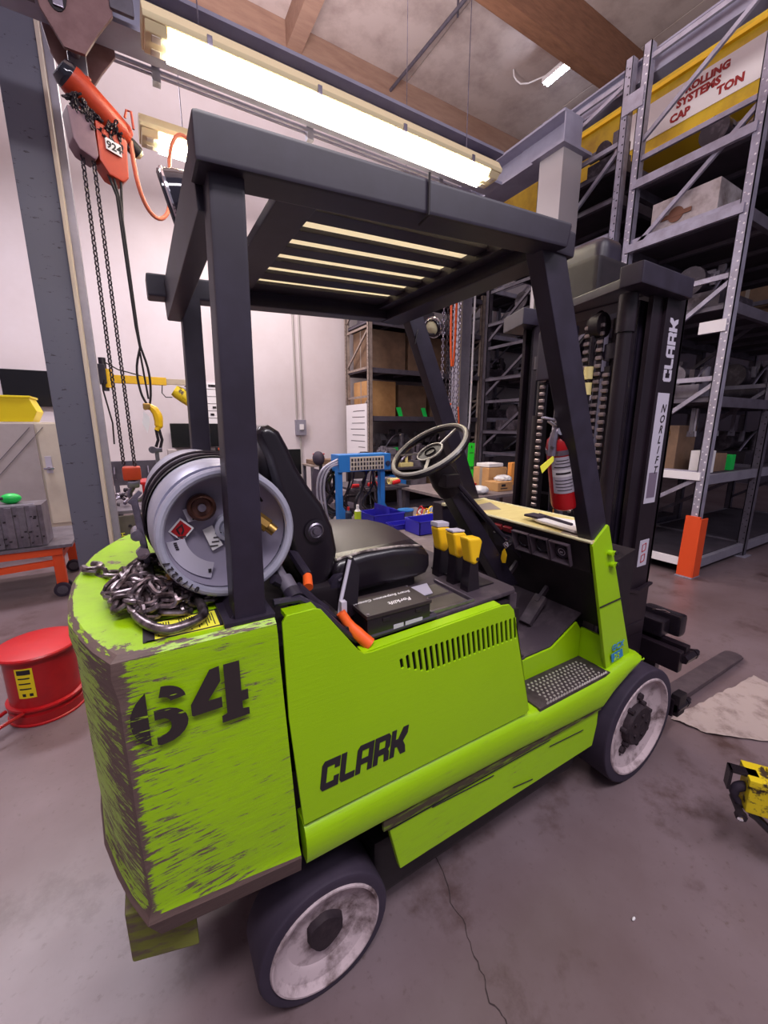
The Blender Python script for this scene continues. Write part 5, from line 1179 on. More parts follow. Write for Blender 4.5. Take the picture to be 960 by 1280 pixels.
# ---- steel table with olive machine plate behind the counterweight
t = thing('steel_table', 'low steel table with an olive drilled plate behind the left end of the counterweight', 'table', (-1.85, 3.6, 0))
emit('table_top', G().box((-2.06, 3.25, .84), (-1.45, 3.92, .87), .004), 'machined', t)
emit('front_plate', G().box((-2.05, 3.22, .30), (-1.5, 3.26, .83), .004), 'olive_steel', t)
g = G()
for dx, dz in ((0, 0), (.06, .02), (.02, .05), (.08, .07), (.05, .17), (-.04, .12)): g.cyl((-1.88+dx, 3.215, .62+dz), (-1.88+dx, 3.222, .62+dz), .014, n=10)
emit('drill_hole', g, 'ink', t)
emit('paint_mark', text(G(), 'I-1H', (-1.965, 3.217, .60), (0, 0, 1), (-1, 0, 0), .05, .001, .001), 'tag_yellow', t)
for x in (-2.03, -1.5):
    for y in (3.3, 3.88): emit('leg', G().box((x-.02, y-.02, 0), (x+.02, y+.02, .84)), 'rack_dark', t)
t = thing('red_crate', 'red plastic crate on the steel table left of the propane tank', 'crate', (-1.63, 3.6, .87))
emit('tub', G().box((-1.80, 3.5, .872), (-1.45, 3.8, 1.06), .01), 'red_paint', t); emit('label', G().box((-1.76, 3.495, .96), (-1.62, 3.50, 1.03)), 'white', t); emit('rim', G().box((-1.81, 3.49, 1.05), (-1.44, 3.81, 1.075), .006), 'red_bright', t)
for k, (x, y, lab_) in enumerate(((-1.98, 3.45, 'pile of grey steel fittings on the steel table below the orange hook block'), (-2.02, 3.75, 'dark steel fittings at the back of the steel table beside the column'))):
    t = thing('steel_fittings', lab_, 'hardware', (x, y, .87))
    for j in range(6):
        p = Vector((x+random.uniform(-.08, .08), y+random.uniform(-.08, .08), .90+.03*(j//2)))
        emit('fitting', G().tube([p, p+Vector((random.uniform(-.07, .07), random.uniform(-.05, .05), .03)), p+Vector((random.uniform(-.08, .08), random.uniform(-.05, .05), .0))], .014, smooth=1), 'steel' if j % 2 else 'load_dark', t)
t = thing('wall_rail_rack', 'dark tool rack with hooks standing behind the steel table', 'tool rack', (-1.7, 5.2, 0))
emit('panel', G().box((-2.15, 5.2, .85), (-1.3, 5.25, 1.15), .005), 'rack_dark', t); emit('stand', G().box((-2.1, 5.2, 0), (-2.05, 5.25, .85)).box((-1.4, 5.2, 0), (-1.35, 5.25, .85)), 'rack_dark', t)
for k in range(7): emit('hook', G().tube([(-2.08+.12*k, 5.19, 1.08), (-2.08+.12*k, 5.14, 1.0), (-2.08+.12*k, 5.15, .93)], .01), 'steel', t)

# ================================================================== PALLET RACKS
random.seed(5)
def rack_frame(t, x, y0, y1, h, m, axis='x', depth=.09, zs=None, dia=True, holes=True, parent=None):
    """an upright frame standing across y at x: two posts, horizontals and diagonals"""
    posts = []
    for y in (y0, y1):
        g = G().box((x, y-.04, 0), (x+.012, y+.04, h)).box((x, y-.04, 0), (x+depth, y-.032, h)).box((x, y+.032, 0), (x+depth, y+.04, h))
        p = emit('post', g, m, t); posts.append(p)
        emit('foot_plate', G().box((x-.05, y-.08, 0), (x+depth+.05, y+.08, .012), .002), 'rack_light', t)
        if holes:
            g = G(); z = .15
            while z < h-.1:
                g.cyl((x-.002, y-.014, z), (x+.001, y-.014, z), .009, n=6)
                if int(z*100) % 2: g.cyl((x-.002, y+.018, z+.025), (x+.001, y+.018, z+.025), .006, n=6)
                z += .0762
            o = emit('bolt_holes', g, 'ink' if holes == 1 else 'white', p); o['kind'] = 'stuff'
    for (a, b) in zs or []:
        emit('brace', G().beam((x+.04, y0, a), (x+.04, y1, a), .03, .045), m, t)
        if dia and b is not None: emit('brace', G().beam((x+.04, y0, a-.03), (x+.04, y1, b), .03, .04), m, t)
    return posts
def beam_x(t, x0, x1, y, z, m): emit('load_beam', G().box((x0, y-.025, z-.10), (x1, y+.025, z), .004), m, t)
def deck(t, x0, x1, y0, y1, z, m='deck_dark'):
    emit('shelf_deck', G().box((x0, y0, z-.012), (x1, y1, z+.004), .002), m, t)
    for k in range(int((x1-x0)/.6)+1):
        xx = min(x0+.6*k, x1-.06); emit('deck_bar', G().box((xx, y0, z-.05), (xx+.05, y1, z-.012)), 'rack_dark', t)

Rk = thing('pallet_rack', 'nearest pallet rack with grey perforated uprights and orange post guard at the right', 'rack', (3.08, 1.6, 0))
zs = [(.16, None), (1.10, .35), (2.03, 1.20), (2.95, 2.12), (3.55, None), (4.35, 3.42), (5.25, 4.5)]
near_y, far_y = 1.11, 2.16
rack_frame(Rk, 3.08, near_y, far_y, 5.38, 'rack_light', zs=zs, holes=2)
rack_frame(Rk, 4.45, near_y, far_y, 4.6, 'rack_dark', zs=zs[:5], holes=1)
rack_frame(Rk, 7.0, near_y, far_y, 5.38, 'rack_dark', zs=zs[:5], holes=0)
LV = [.16, 1.08, 1.86, 2.72, 3.50, 4.12]
for z in LV:
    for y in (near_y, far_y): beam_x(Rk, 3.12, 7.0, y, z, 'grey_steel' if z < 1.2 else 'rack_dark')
    deck(Rk, 3.14, 7.0, near_y+.03, far_y-.03, z)
    if z in (.16, 1.08): emit('end_beam', G().box((3.06, near_y, z-.05), (3.10, far_y, z+.03), .003), 'white', Rk)
    if z in (3.50, 4.12): emit('end_beam', G().box((3.06, near_y, z-.06), (3.10, far_y, z+.02), .003), 'rack_light', Rk)
emit('post_guard', G().prism([(3.05, 1.035, .012), (3.05, 1.185, .012), (3.05, 1.175, .66), (3.05, 1.045, .66)], (.03, 0, 0), .004).box((3.05, 1.03, .012), (3.20, 1.045, .64), .003), 'orange_guard', Rk)
emit('joint_plate', G().box((3.06, 2.14, 4.83), (3.075, 2.36, 5.0), .003), 'rack_light', Rk)
emit('joint_plate', G().box((3.06, 1.10, 2.45), (3.075, 1.32, 2.56), .003), 'white', Rk)
R2 = thing('pallet_rack', 'second pallet rack behind the mast with its upright beside the first rack', 'rack', (3.08, 2.9, 0))
rack_frame(R2, 3.08, 2.34, 3.40, 5.36, 'rack_light', zs=[(.16, None), (1.1, .4), (2.0, 1.2), (2.9, 2.1), (3.72, None), (4.62, 3.72), (5.2, 4.9)], holes=1)
rack_frame(R2, 5.6, 2.34, 3.40, 5.36, 'rack_dark', zs=[(.16, None), (2.0, 1.2), (3.72, None)], holes=0)
for z in LV + [4.45]:
    for y in (2.34, 3.40): beam_x(R2, 3.12, 5.6, y, z, 'rack_dark')
    deck(R2, 3.14, 5.6, 2.37, 3.37, z)
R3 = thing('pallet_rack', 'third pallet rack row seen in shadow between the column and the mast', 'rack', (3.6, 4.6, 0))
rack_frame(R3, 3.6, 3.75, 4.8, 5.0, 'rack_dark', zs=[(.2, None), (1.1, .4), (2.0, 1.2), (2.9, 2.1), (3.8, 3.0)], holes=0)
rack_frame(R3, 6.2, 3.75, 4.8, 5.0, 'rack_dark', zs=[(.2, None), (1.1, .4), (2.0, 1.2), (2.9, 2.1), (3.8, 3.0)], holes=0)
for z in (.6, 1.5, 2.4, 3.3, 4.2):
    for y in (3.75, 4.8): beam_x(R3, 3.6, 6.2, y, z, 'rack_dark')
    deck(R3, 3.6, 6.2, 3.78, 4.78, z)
# far rack along the back wall
R4 = thing('pallet_rack', 'beige far pallet rack standing along the white back wall', 'rack', (2.45, 7.5, 0))
for x in (2.45, 5.55):
    rack_frame(R4, x, 7.0, 8.05, 4.6, 'rack_beige', zs=[(.3, None), (1.3, .6), (2.2, 1.5), (2.78, None), (3.6, 2.85), (4.5, 3.8)], holes=1 if x < 3 else 0)
for z in (.9, 1.79, 2.78, 3.72, 4.5):
    for y in (7.0, 8.05): beam_x(R4, 2.47, 5.6, y, z, 'rack_dark' if z > 1 else 'rack_beige')
    deck(R4, 2.5, 5.55, 7.03, 8.02, z)
R5 = thing('pallet_rack', 'dark grey far pallet rack right of the beige one along the back wall', 'rack', (7.0, 7.5, 0))
for x in (5.75, 7.15, 9.6):
    rack_frame(R5, x, 7.0, 8.05, 6.0, 'rack_light', zs=[(.3, None), (1.3, .6), (2.2, 1.5), (3.1, 2.4), (4.2, 3.4), (5.2, 4.4)], holes=1 if x < 6 else 0)
for z in (.9, 1.79, 2.79, 3.78, 4.8):
    beam_x(R5, 5.75, 9.6, 7.0, z, 'rack_light'); beam_x(R5, 5.75, 9.6, 8.05, z, 'rack_dark'); deck(R5, 5.8, 9.6, 7.03, 8.02, z)

def carton(label, lo, hi, m='cardboard', group=None, tape=True, cat='box', name='carton'):
    c = ((lo[0]+hi[0])/2, (lo[1]+hi[1])/2, lo[2]); t = thing(name, label, cat, c, group)
    emit('body', G().box(lo, hi, .006), m, t)
    if tape: emit('tape', G().box((lo[0]-.001, (lo[1]+hi[1])/2-.02, lo[2]+.01), (hi[0]+.001, (lo[1]+hi[1])/2+.02, hi[2]+.002)), 'board_grey', t)
    return t
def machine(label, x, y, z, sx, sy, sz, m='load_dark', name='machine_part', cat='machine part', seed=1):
    rnd = random.Random(seed); t = thing(name, label, cat, (x, y, z))
    emit('base', G().box((x-sx/2, y-sy/2, z), (x+sx/2, y+sy/2, z+sz*.35), .01), m, t)
    emit('housing', G().cyl((x-sx*.45, y, z+sz*.6), (x+sx*.40, y, z+sz*.6), min(sy, sz)*.22, n=18).cyl((x-sx*.48, y, z+sz*.6), (x-sx*.40, y, z+sz*.6), min(sy, sz)*.26, n=18).cyl((x+sx*.1, y-sy*.3, z+sz*.2), (x+sx*.1, y-sy*.3, z+sz*.85), min(sy, sz)*.12, n=12), m, t)
    g = G()
    for k in range(12):
        p = Vector((x+rnd.uniform(-.48, .3)*sx, y+rnd.uniform(-.4, .3)*sy, z+rnd.uniform(.35, .8)*sz)); q = p+Vector((rnd.uniform(.03, .12)*1, rnd.uniform(.03, .12), rnd.uniform(.03, .15)))
        g.box(p, q, .006)
    emit('fittings', g, 'load_grey' if m == 'load_dark' else 'load_dark', t)
    emit('pipe', G().tube([(x-sx*.4, y-sy*.3, z+sz*.3), (x-sx*.2, y-sy*.4, z+sz*.8), (x+sx*.2, y-sy*.3, z+sz*.9), (x+sx*.4, y+sy*.1, z+sz*.5)], .015, smooth=2), 'steel', t)
    return t
# near rack loads
t = carton('dirty white crate with a printed emblem on the upper shelf of the nearest rack', (3.16, 1.36, 3.506), (3.9, 1.96, 3.86), mat('crate_white', (190, 180, 182), .7, nz=(6, (140, 126, 124), .45, .7)), tape=False, name='crate', cat='crate')
emit('emblem', G().cyl((3.158, 1.72, 3.68), (3.152, 1.72, 3.68), .07, n=20).box((3.150, 1.58, 3.66), (3.156, 1.86, 3.70)), mat('emblem_brown', (120, 78, 60), .7), t)
machine('dark valve assembly on the upper shelf of the second rack near its upright', 3.42, 2.62, 4.455, .5, .34, .40, seed=3)
carton('tall brown machine cabinet on the lower shelf of the nearest rack beside the mast', (3.20, 1.42, 1.086), (3.60, 1.80, 1.58), 'load_tan', tape=False, name='machine_cabinet', cat='machine')
t = thing('oval_plate', 'yellow oval plate fixed high on the brown machine cabinet', 'plate', (3.18, 1.55, 1.5)); emit('plate', G().lathe([(0, 0), (.05, 0), (.05, .01), (0, .01)], (3.185, 1.55, 1.5), (1, 0, 0), 20), 'brass', t)
t = carton('pale block with a dark slot on the lower shelf right of the near upright', (3.25, 1.15, 1.086), (3.45, 1.30, 1.32), 'paper', tape=False, name='slotted_block', cat='block'); emit('slot', G().box((3.30, 1.148, 1.14), (3.33, 1.15, 1.27)), 'ink', t)
carton('white tray at the edge of the lower shelf beside the brown machine cabinet', (3.16, 1.84, 1.086), (3.4, 2.08, 1.13), 'paper', tape=False, name='tray', cat='tray')
carton('brown box on the lower shelf of the nearest rack behind the pale slotted block', (3.56, 1.18, 1.086), (3.82, 1.38, 1.28), 'load_tan', tape=False)
carton('green drum-like tin farther along the lower shelf of the nearest rack', (3.9, 1.16, 1.086), (4.0, 1.26, 1.26), 'green_foil', tape=False, name='tin', cat='tin')
machine('grey pump with fittings on the second shelf of the nearest rack', 3.6, 1.6, 1.866, .55, .5, .40, 'load_grey', seed=5)
machine('dark gearbox farther along the second shelf of the nearest rack', 5.2, 1.6, 1.866, .9, .6, .55, seed=6)
machine('dark motor on the third shelf of the nearest rack', 3.75, 1.6, 2.726, .8, .6, .55, seed=7)
machine('dark engine block on the lower shelf at the far end of the nearest rack', 5.2, 1.6, 1.086, 1.0, .6, .5, seed=8)
machine('dark casting on the top shelf of the nearest rack', 3.85, 1.6, 4.126, .9, .6, .5, seed=9)
carton('brown carton on the third shelf of the nearest rack past the motor', (4.6, 1.25, 2.726), (5.2, 1.8, 3.15), 'load_tan')
carton('dark tote on the upper shelf of the nearest rack behind the white crate', (4.7, 1.25, 3.506), (5.3, 1.95, 3.9), 'load_grey', tape=False, name='tote', cat='tote')
g_tools = 'wrenches hanging under the second shelf of the nearest rack'
WR = ['first wrench beside the mast', 'second wrench from the mast', 'third wrench from the mast', 'middle wrench of the seven', 'third wrench from the far end', 'second wrench from the far end', 'last wrench at the far end']
for k in range(7):
    x = 3.3 + .17*k; y = 1.35 + .05*(k % 3)
    t = thing('hanging_wrench', WR[k]+' hanging under the second shelf of the nearest rack', 'wrench', (x, y, 1.5), g_tools)
    emit('shank', G().box((x-.01, y-.02, 1.50), (x+.004, y+.02, 1.76), .003), 'silver_label' if k % 2 else 'rack_dark', t)
    emit('jaw', G().prism([(x-.01, y-.035, 1.46), (x-.01, y+.035, 1.46), (x-.01, y+.03, 1.52), (x-.01, y, 1.49), (x-.01, y-.03, 1.52)], (.014, 0, 0)), 'silver_label' if k % 2 else 'rack_dark', t)
machine('dark compressor on the upper shelf of the second rack', 4.2, 2.9, 3.506, 1.2, .7, .55, seed=11)
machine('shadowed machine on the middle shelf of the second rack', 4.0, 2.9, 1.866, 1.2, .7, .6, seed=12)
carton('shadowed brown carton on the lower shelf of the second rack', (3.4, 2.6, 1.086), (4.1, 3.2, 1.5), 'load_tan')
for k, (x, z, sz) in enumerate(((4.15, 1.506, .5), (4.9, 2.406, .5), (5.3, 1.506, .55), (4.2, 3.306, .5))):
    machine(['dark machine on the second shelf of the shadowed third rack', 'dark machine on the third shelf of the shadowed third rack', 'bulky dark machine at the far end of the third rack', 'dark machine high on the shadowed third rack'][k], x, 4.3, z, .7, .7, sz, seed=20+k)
# far rack loads
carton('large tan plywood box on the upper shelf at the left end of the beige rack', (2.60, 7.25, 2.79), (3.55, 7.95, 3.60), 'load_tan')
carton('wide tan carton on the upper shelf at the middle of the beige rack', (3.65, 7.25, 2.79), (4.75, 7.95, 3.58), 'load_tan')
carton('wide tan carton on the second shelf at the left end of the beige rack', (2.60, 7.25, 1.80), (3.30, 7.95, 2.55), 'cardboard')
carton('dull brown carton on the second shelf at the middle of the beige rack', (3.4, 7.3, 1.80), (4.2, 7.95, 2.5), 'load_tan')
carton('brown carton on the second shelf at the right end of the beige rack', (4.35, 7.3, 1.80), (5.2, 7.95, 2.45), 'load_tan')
machine('grey machine part on the lowest shelf of the beige rack', 3.4, 7.5, .91, .9, .7, .6, 'load_grey', seed=31)
machine('dark machine part on the lowest shelf at the right of the beige rack', 4.6, 7.5, .91, .9, .7, .6, seed=32)
carton('dark flat crate on the top shelf of the beige rack', (2.7, 7.2, 3.73), (4.3, 7.95, 4.1), 'load_grey')
for k, (x, z) in enumerate(((6.3, .91), (8.2, .91), (6.4, 1.80), (8.0, 1.80), (6.5, 2.80), (8.1, 2.80), (8.0, 3.79))):
    machine(['dark machine on the lowest shelf of the grey far rack', 'dark machine at the right of the lowest grey rack shelf', 'dark machine on the second shelf of the grey far rack', 'dark machine at the right of the second grey rack shelf', 'dark machine on the third shelf of the grey far rack', 'dark machine at the right of the third grey rack shelf', 'dark machine on the fourth shelf of the grey far rack'][k], x, 7.5, z, .9, .7, .6, seed=40+k)
for k, (x, z) in enumerate(((3.32, 1.80), (4.0, 1.80), (3.25, .91))):
    t = thing('green_tag', ['green tag card leaning at the left of the second beige rack shelf', 'green tag card leaning at the middle of the second beige rack shelf', 'green tag card on the lowest beige rack shelf'][k], 'tag', (x, 7.1, z))
    emit('card', G().prism([(x-.06, 7.05, z), (x+.05, 7.05, z), (x+.03, 7.12, z+.20), (x-.09, 7.12, z+.19)], (0, .004, 0)), 'green_foil', t)
t = thing('whiteboard', 'tall narrow whiteboard on the end of the beige far rack', 'whiteboard', (2.43, 7.5, .9))
emit('board', G().box((2.425, 7.02, .9), (2.445, 8.02, 2.05), .003), 'white', t)
g = G()
for k in range(7): z = 1.9 - .13*k; g.box((2.421, 7.1, z), (2.425, 7.1+random.uniform(.3, .7), z+.012))
emit('note_line', g, 'ink', t)
# ---- grey column with hanging chains between the racks
t = thing('grey_column', 'slender grey steel column behind the steering wheel with hanging chains in front', 'column', (3.3, 5.05, 0))
emit('shaft', G().box((3.20, 5.0, 0), (3.44, 5.2, 6.0), .004), 'grey_steel', t); emit('edge_strip', G().box((3.18, 4.99, 0), (3.22, 5.0, 6.0)), 'cream_edge', t)
emit('conduit', G().tube([(3.47, 4.97, 5.0), (3.47, 4.97, 1.7), (3.44, 4.97, 1.5), (3.44, 4.97, 1.2)], .018, smooth=1), 'white', t); emit('junction_box', G().box((3.36, 4.93, 1.05), (3.52, 5.0, 1.22), .005), 'grey_steel', t)
for k in range(5):
    x = 2.66 + .085*k; z0 = (1.35, 1.25, 1.45, 1.3, 1.5)[k]
    t = thing('hanging_chain', ['leftmost steel chain hanging in front of the grey column', 'steel chain second from the left in front of the grey column', 'middle steel chain hanging in front of the grey column', 'steel chain fourth from the left in front of the grey column', 'rightmost steel chain hanging against the grey column'][k], 'chain', (x, 4.8, z0), 'chains hanging by the grey column')
    emit('chain', chain_along(G(), [(x, 4.8, 4.63), (x, 4.8, z0+.12)], .010, .075, .055), 'steel' if k != 1 else 'chain_dark', t)
    emit('hook', G().tube([(x, 4.8, z0+.12), (x, 4.8, z0+.05), (x-.04, 4.8, z0), (x+.02, 4.8, z0-.04), (x+.05, 4.8, z0+.0)], .016, smooth=1), 'chain_dark', t)
t = thing('orange_sling', 'bright orange lifting sling hanging among the chains by the grey column', 'sling', (2.78, 4.74, 2.5))
emit('strap', G().tube([(2.76, 4.74, 4.63), (2.76, 4.74, 3.1), (2.80, 4.74, 2.55), (2.84, 4.74, 2.55), (2.87, 4.74, 3.1), (2.86, 4.74, 4.63)], .018, smooth=1), 'orange', t)
t = thing('short_sling', 'short orange strap looped low among the hanging chains', 'sling', (2.70, 4.72, 1.5))
emit('strap', G().tube([(2.80, 4.72, 1.95), (2.70, 4.72, 1.80), (2.64, 4.72, 1.5), (2.67, 4.72, 1.35)], .014, smooth=1).tube([(2.96, 4.72, 1.9), (3.0, 4.72, 1.6), (2.97, 4.72, 1.45)], .012, smooth=1), 'orange', t)

# ================================================================== WORKBENCHES
t = thing('workbench', 'grey steel workbench behind the seat with blue bins on it', 'workbench', (-.1, 1.8, 0))
emit('bench_top', G().box((-1.0, 1.14, .72), (.62, 2.62, .75), .004), 'bench_top', t)
emit('side_panel', G().box((-.98, 1.17, .35), (.60, 1.20, .72), .003), 'bench_side', t)
for x in (-.95, .55):
    for y in (1.2, 2.56): emit('leg', G().box((x-.03, y-.03, 0), (x+.03, y+.03, .72)), 'bench_side', t)
t = thing('back_workbench', 'farther dark workbench crowded with parts behind the dash', 'workbench', (1.3, 2.6, 0))
emit('bench_top', G().box((.25, 2.08, .87), (2.35, 3.1, .90), .004) if False else G().box((.72, 2.08, .87), (2.35, 3.1, .90), .004), 'bench_top', t)
for x in (.78, 2.29):
    for y in (2.13, 3.04): emit('leg', G().box((x-.03, y-.03, 0), (x+.03, y+.03, .87)), 'rack_dark', t)
emit('lower_shelf', G().box((.78, 2.12, .30), (2.3, 3.05, .33)), 'deck_dark', t)
def bin_(label, x0, y0, x1, y1, z, h, divs=0):
    t = thing('parts_bin', label, 'bin', ((x0+x1)/2, (y0+y1)/2, z), 'blue parts bins on the workbench')
    g = G(); w_ = .006
    g.box((x0, y0, z), (x1, y1, z+w_)); g.box((x0, y0, z), (x1, y0+w_, z+h)); g.box((x0, y1-w_, z), (x1, y1, z+h)); g.box((x0, y0, z), (x0+w_, y1, z+h)); g.box((x1-w_, y0, z), (x1, y1, z+h))
    emit('tub', g, 'blue_bin', t); emit('rim', G().tube([(x0, y0, z+h), (x1, y0, z+h), (x1, y1, z+h), (x0, y1, z+h)], .006, 6, closed=True), 'blue_bin', t)
    for k in range(divs): xx = x0+(x1-x0)*(k+1)/(divs+1); emit('divider', G().box((xx-.003, y0, z), (xx+.003, y1, z+h*1.6), .001), 'blue_bin', t)
bin_('royal blue bin nearest the levers on the workbench', -.02, 1.66, .33, 1.86, .75, .105)
bin_('royal blue divided tray behind the seat cushion on the workbench', -.20, 2.05, .10, 2.30, .75, .10, 1)
bin_('low royal blue tray between the other two blue bins', -.10, 1.90, .12, 2.02, .75, .04)
def bottle(label, x, y, z, r, h, m, cap, name='bottle', cat='bottle'):
    t = thing(name, label, cat, (x, y, z))
    emit('body', G().lathe([(0, 0), (r, 0), (r, h*.72), (r*.5, h*.82), (r*.4, h*.84), (0, h*.84)], (x, y, z), (0, 0, 1), 20), m, t)
    emit('cap', G().lathe([(0, h*.82), (r*.42, h*.82), (r*.42, h), (0, h)], (x, y, z), (0, 0, 1), 14), cap, t); return t
b = bottle('lime and white spray can standing on the bench beside the blue divided tray', -.30, 2.14, .75, .028, .19, 'white', 'white', 'spray_can', 'can')
emit('band', G().lathe([(.0285, .05), (.0285, .14)], (-.30, 2.14, .75), (0, 0, 1), 20), 'lime_can', b)
b = bottle('white bottle with a red cap beside the blue stand leg', -.355, 2.20, .75, .027, .17, 'navy', 'red_bright')
emit('base_band', G().lathe([(.0275, .0), (.0275, .05)], (-.355, 2.20, .75), (0, 0, 1), 20), 'white', b)
t = thing('test_stand', 'blue steel stand with a grey socket panel on the workbench', 'stand', (-.12, 2.38, .75))
emit('hood', G().box((-.37, 2.33, 1.19), (.135, 2.50, 1.335), .005), 'blue_stand', t)
emit('socket_panel', G().box((-.27, 2.320, 1.20), (.06, 2.332, 1.315), .002), 'cream_edge', t)
for i in range(11):
    for j in range(3): emit('socket', G().box((-.262+i*.029, 2.314, 1.207+j*.036), (-.246+i*.029, 2.322, 1.230+j*.036), .001), 'ink' if (i+j) % 3 else 'rack_dark', t)
emit('gauge', G().cyl((.10, 2.33, 1.25), (.10, 2.315, 1.25), .022, n=16), 'navy', t)
for x in (-.35, .07): emit('leg', G().box((x-.022, 2.36, .75), (x+.022, 2.42, 1.2), .003).prism([(x+.022, 2.38, .752), (x+.11, 2.38, .752), (x+.022, 2.38, .90)], (0, .012, 0)), 'blue_stand', t)
g = G(); rnd = random.Random(4)
for k in range(16):
    x = -.42+.5*rnd.random(); g.tube([(x, 2.46, 1.22+.05*rnd.random()), (x+rnd.uniform(-.15, .15), 2.5+.1*rnd.random(), 1.05), (x+rnd.uniform(-.2, .2), 2.5+.08*rnd.random(), .85), (x+rnd.uniform(-.1, .1), 2.45, .78)], rnd.uniform(.006, .014), 7, smooth=2)
o = emit('cable_bundle', g, 'black_vinyl', t); o['kind'] = 'stuff'
g = G()
for k in range(3): g.tube([(-.36, 2.36, 1.26+.02*k), (-.45-.03*k, 2.36, 1.24), (-.50-.03*k, 2.38, 1.1), (-.47-.03*k, 2.4, .85), (-.44, 2.4, .76)], .010, 8, smooth=2)
emit('white_hose', g, 'rack_light', t)
t = thing('hand_tool', 'long black hand tool lying on the bench left of the blue bins', 'tool', (-.40, 1.85, .75)); emit('shaft', G().tube([(-.62, 1.83, .762), (-.42, 1.86, .765), (-.34, 1.93, .77)], .008).sphere((-.34, 1.93, .772), .016), 'black_vinyl', t)
t = thing('blue_tub', 'small blue tub behind the blue bins on the workbench', 'tub', (.13, 2.14, .75)); emit('tub', G().lathe([(0, 0), (.06, 0), (.068, .11), (.06, .11), (.055, .02), (0, .02)], (.16, 2.12, .75), (0, 0, 1), 20), 'column_grey', t); emit('lid', G().lathe([(.0, .115), (.072, .11), (.072, .10)], (.16, 2.12, .75), (0, 0, 1), 20), 'blue_stand', t)
t = thing('wire_coil', 'tangle of yellow and red wires on the workbench behind the blue bin', 'wire', (.33, 2.06, .75))
for m_, n_ in (('yellow', 5), ('red_bright', 2), ('white', 4)):
    g = G()
    for k in range(n_):
        c0 = Vector((.30+rnd.uniform(-.05, .07), 2.04+rnd.uniform(-.05, .05), .78+rnd.uniform(0, .05))); e = Euler((rnd.random()*2, rnd.random()*2, 0)).to_matrix()
        g.tube([c0 + e @ Vector((math.cos(q*PI/6)*.055, math.sin(q*PI/6)*.04, 0)) for q in range(12)], .006, 6, closed=True)
    emit('loop', g, m_, t)
t = thing('metal_comb', 'ribbed grey metal block beside the wire tangle', 'block', (.47, 2.02, .75)); 
for k in range(5): emit('fin', G().box((.43+.022*k, 1.99, .75), (.442+.022*k, 2.07, .87), .002), 'load_grey', t)
t = thing('blue_cloth', 'bright blue cloth crumpled at the right end of the workbench', 'cloth', (.56, 2.3, .75)); emit('cloth', G().sphere((.53, 2.2, .79), .06, (1.3, .8, .8), 12, 8).sphere((.56, 2.12, .77), .04, (1.3, .8, .7), 12, 8), 'blue_stand', t)
t = thing('white_rag', 'white crumpled rag in front of the bright blue cloth', 'rag', (.52, 1.98, .75)); emit('cloth', G().sphere((.53, 1.98, .775), .045, (1.3, .9, .7), 12, 8).sphere((.56, 1.92, .77), .03, (1.3, .9, .7), 12, 8), 'bag_plastic', t)
# back bench items
t = carton('open brown carton with printed letters on the back bench', (1.38, 2.22, .90), (1.60, 2.42, .995), 'cardboard', tape=False)
emit('print', G().box((1.43, 2.218, .95), (1.49, 2.22, .975)).box((1.42, 2.218, .925), (1.52, 2.22, .935)), 'ink', t)
carton('upper brown carton stacked behind the open carton', (1.48, 2.46, .90), (1.76, 2.70, 1.12), 'cardboard')
carton('white flat box on top of the upper brown carton', (1.50, 2.48, 1.126), (1.72, 2.68, 1.165), 'paper', tape=False)
carton('orange card standing right of the brown cartons', (1.88, 2.50, .90), (1.97, 2.56, 1.16), 'orange_card', tape=False, name='card', cat='card')
for k, (x, y, r, m_, l_) in enumerate(((1.62, 2.36, .07, 'bag_plastic', 'clear plastic bag spilling out of the open carton'), (1.12, 2.26, .09, 'bag_plastic', 'crumpled plastic bags at the front of the back bench'), (1.00, 2.62, .08, 'paper', 'white packing paper at the back bench behind the green tag'))):
    t = thing('plastic_bag', l_, 'bag', (x, y, .90)); g = G(); bmr = random.Random(k)
    for q in range(4):
        tb = bmesh.new(); bmesh.ops.create_icosphere(tb, subdivisions=3, radius=r)
        for v in tb.verts: v.co *= 1 + bmr.uniform(-.12, .12); v.co.z *= .5
        g._add(tb, Matrix.Translation((x+bmr.uniform(-.07, .07), y+bmr.uniform(-.05, .05), .90+r*.45+(.08 if k == 0 else 0))))
    emit('film', g, m_, t, angle=60)
t = thing('green_strip', 'tall neon green tag strip with handwriting hanging beyond the steering wheel', 'tag', (1.13, 2.4, .9))
emit('strip', G().prism([(1.10, 2.40, .94), (1.19, 2.40, .935), (1.20, 2.40, 1.40), (1.115, 2.40, 1.405)], (0, .003, 0)), mat('neon_green', (40, 226, 40), .5), t)
g = text(G(), 'OK', (1.12, 2.396, 1.13), X_, Z_, .05, .001, .001); g.box((1.13, 2.395, 1.30), (1.18, 2.398, 1.306)).box((1.125, 2.395, 1.0), (1.17, 2.398, 1.006)).box((1.15, 2.394, 1.35), (1.158, 2.398, 1.375))
emit('handwriting', g, 'ink', t); emit('clip', G().tube([(1.155, 2.405, 1.39), (1.155, 2.44, 1.4), (1.155, 2.46, .9)], .004), 'steel', t)
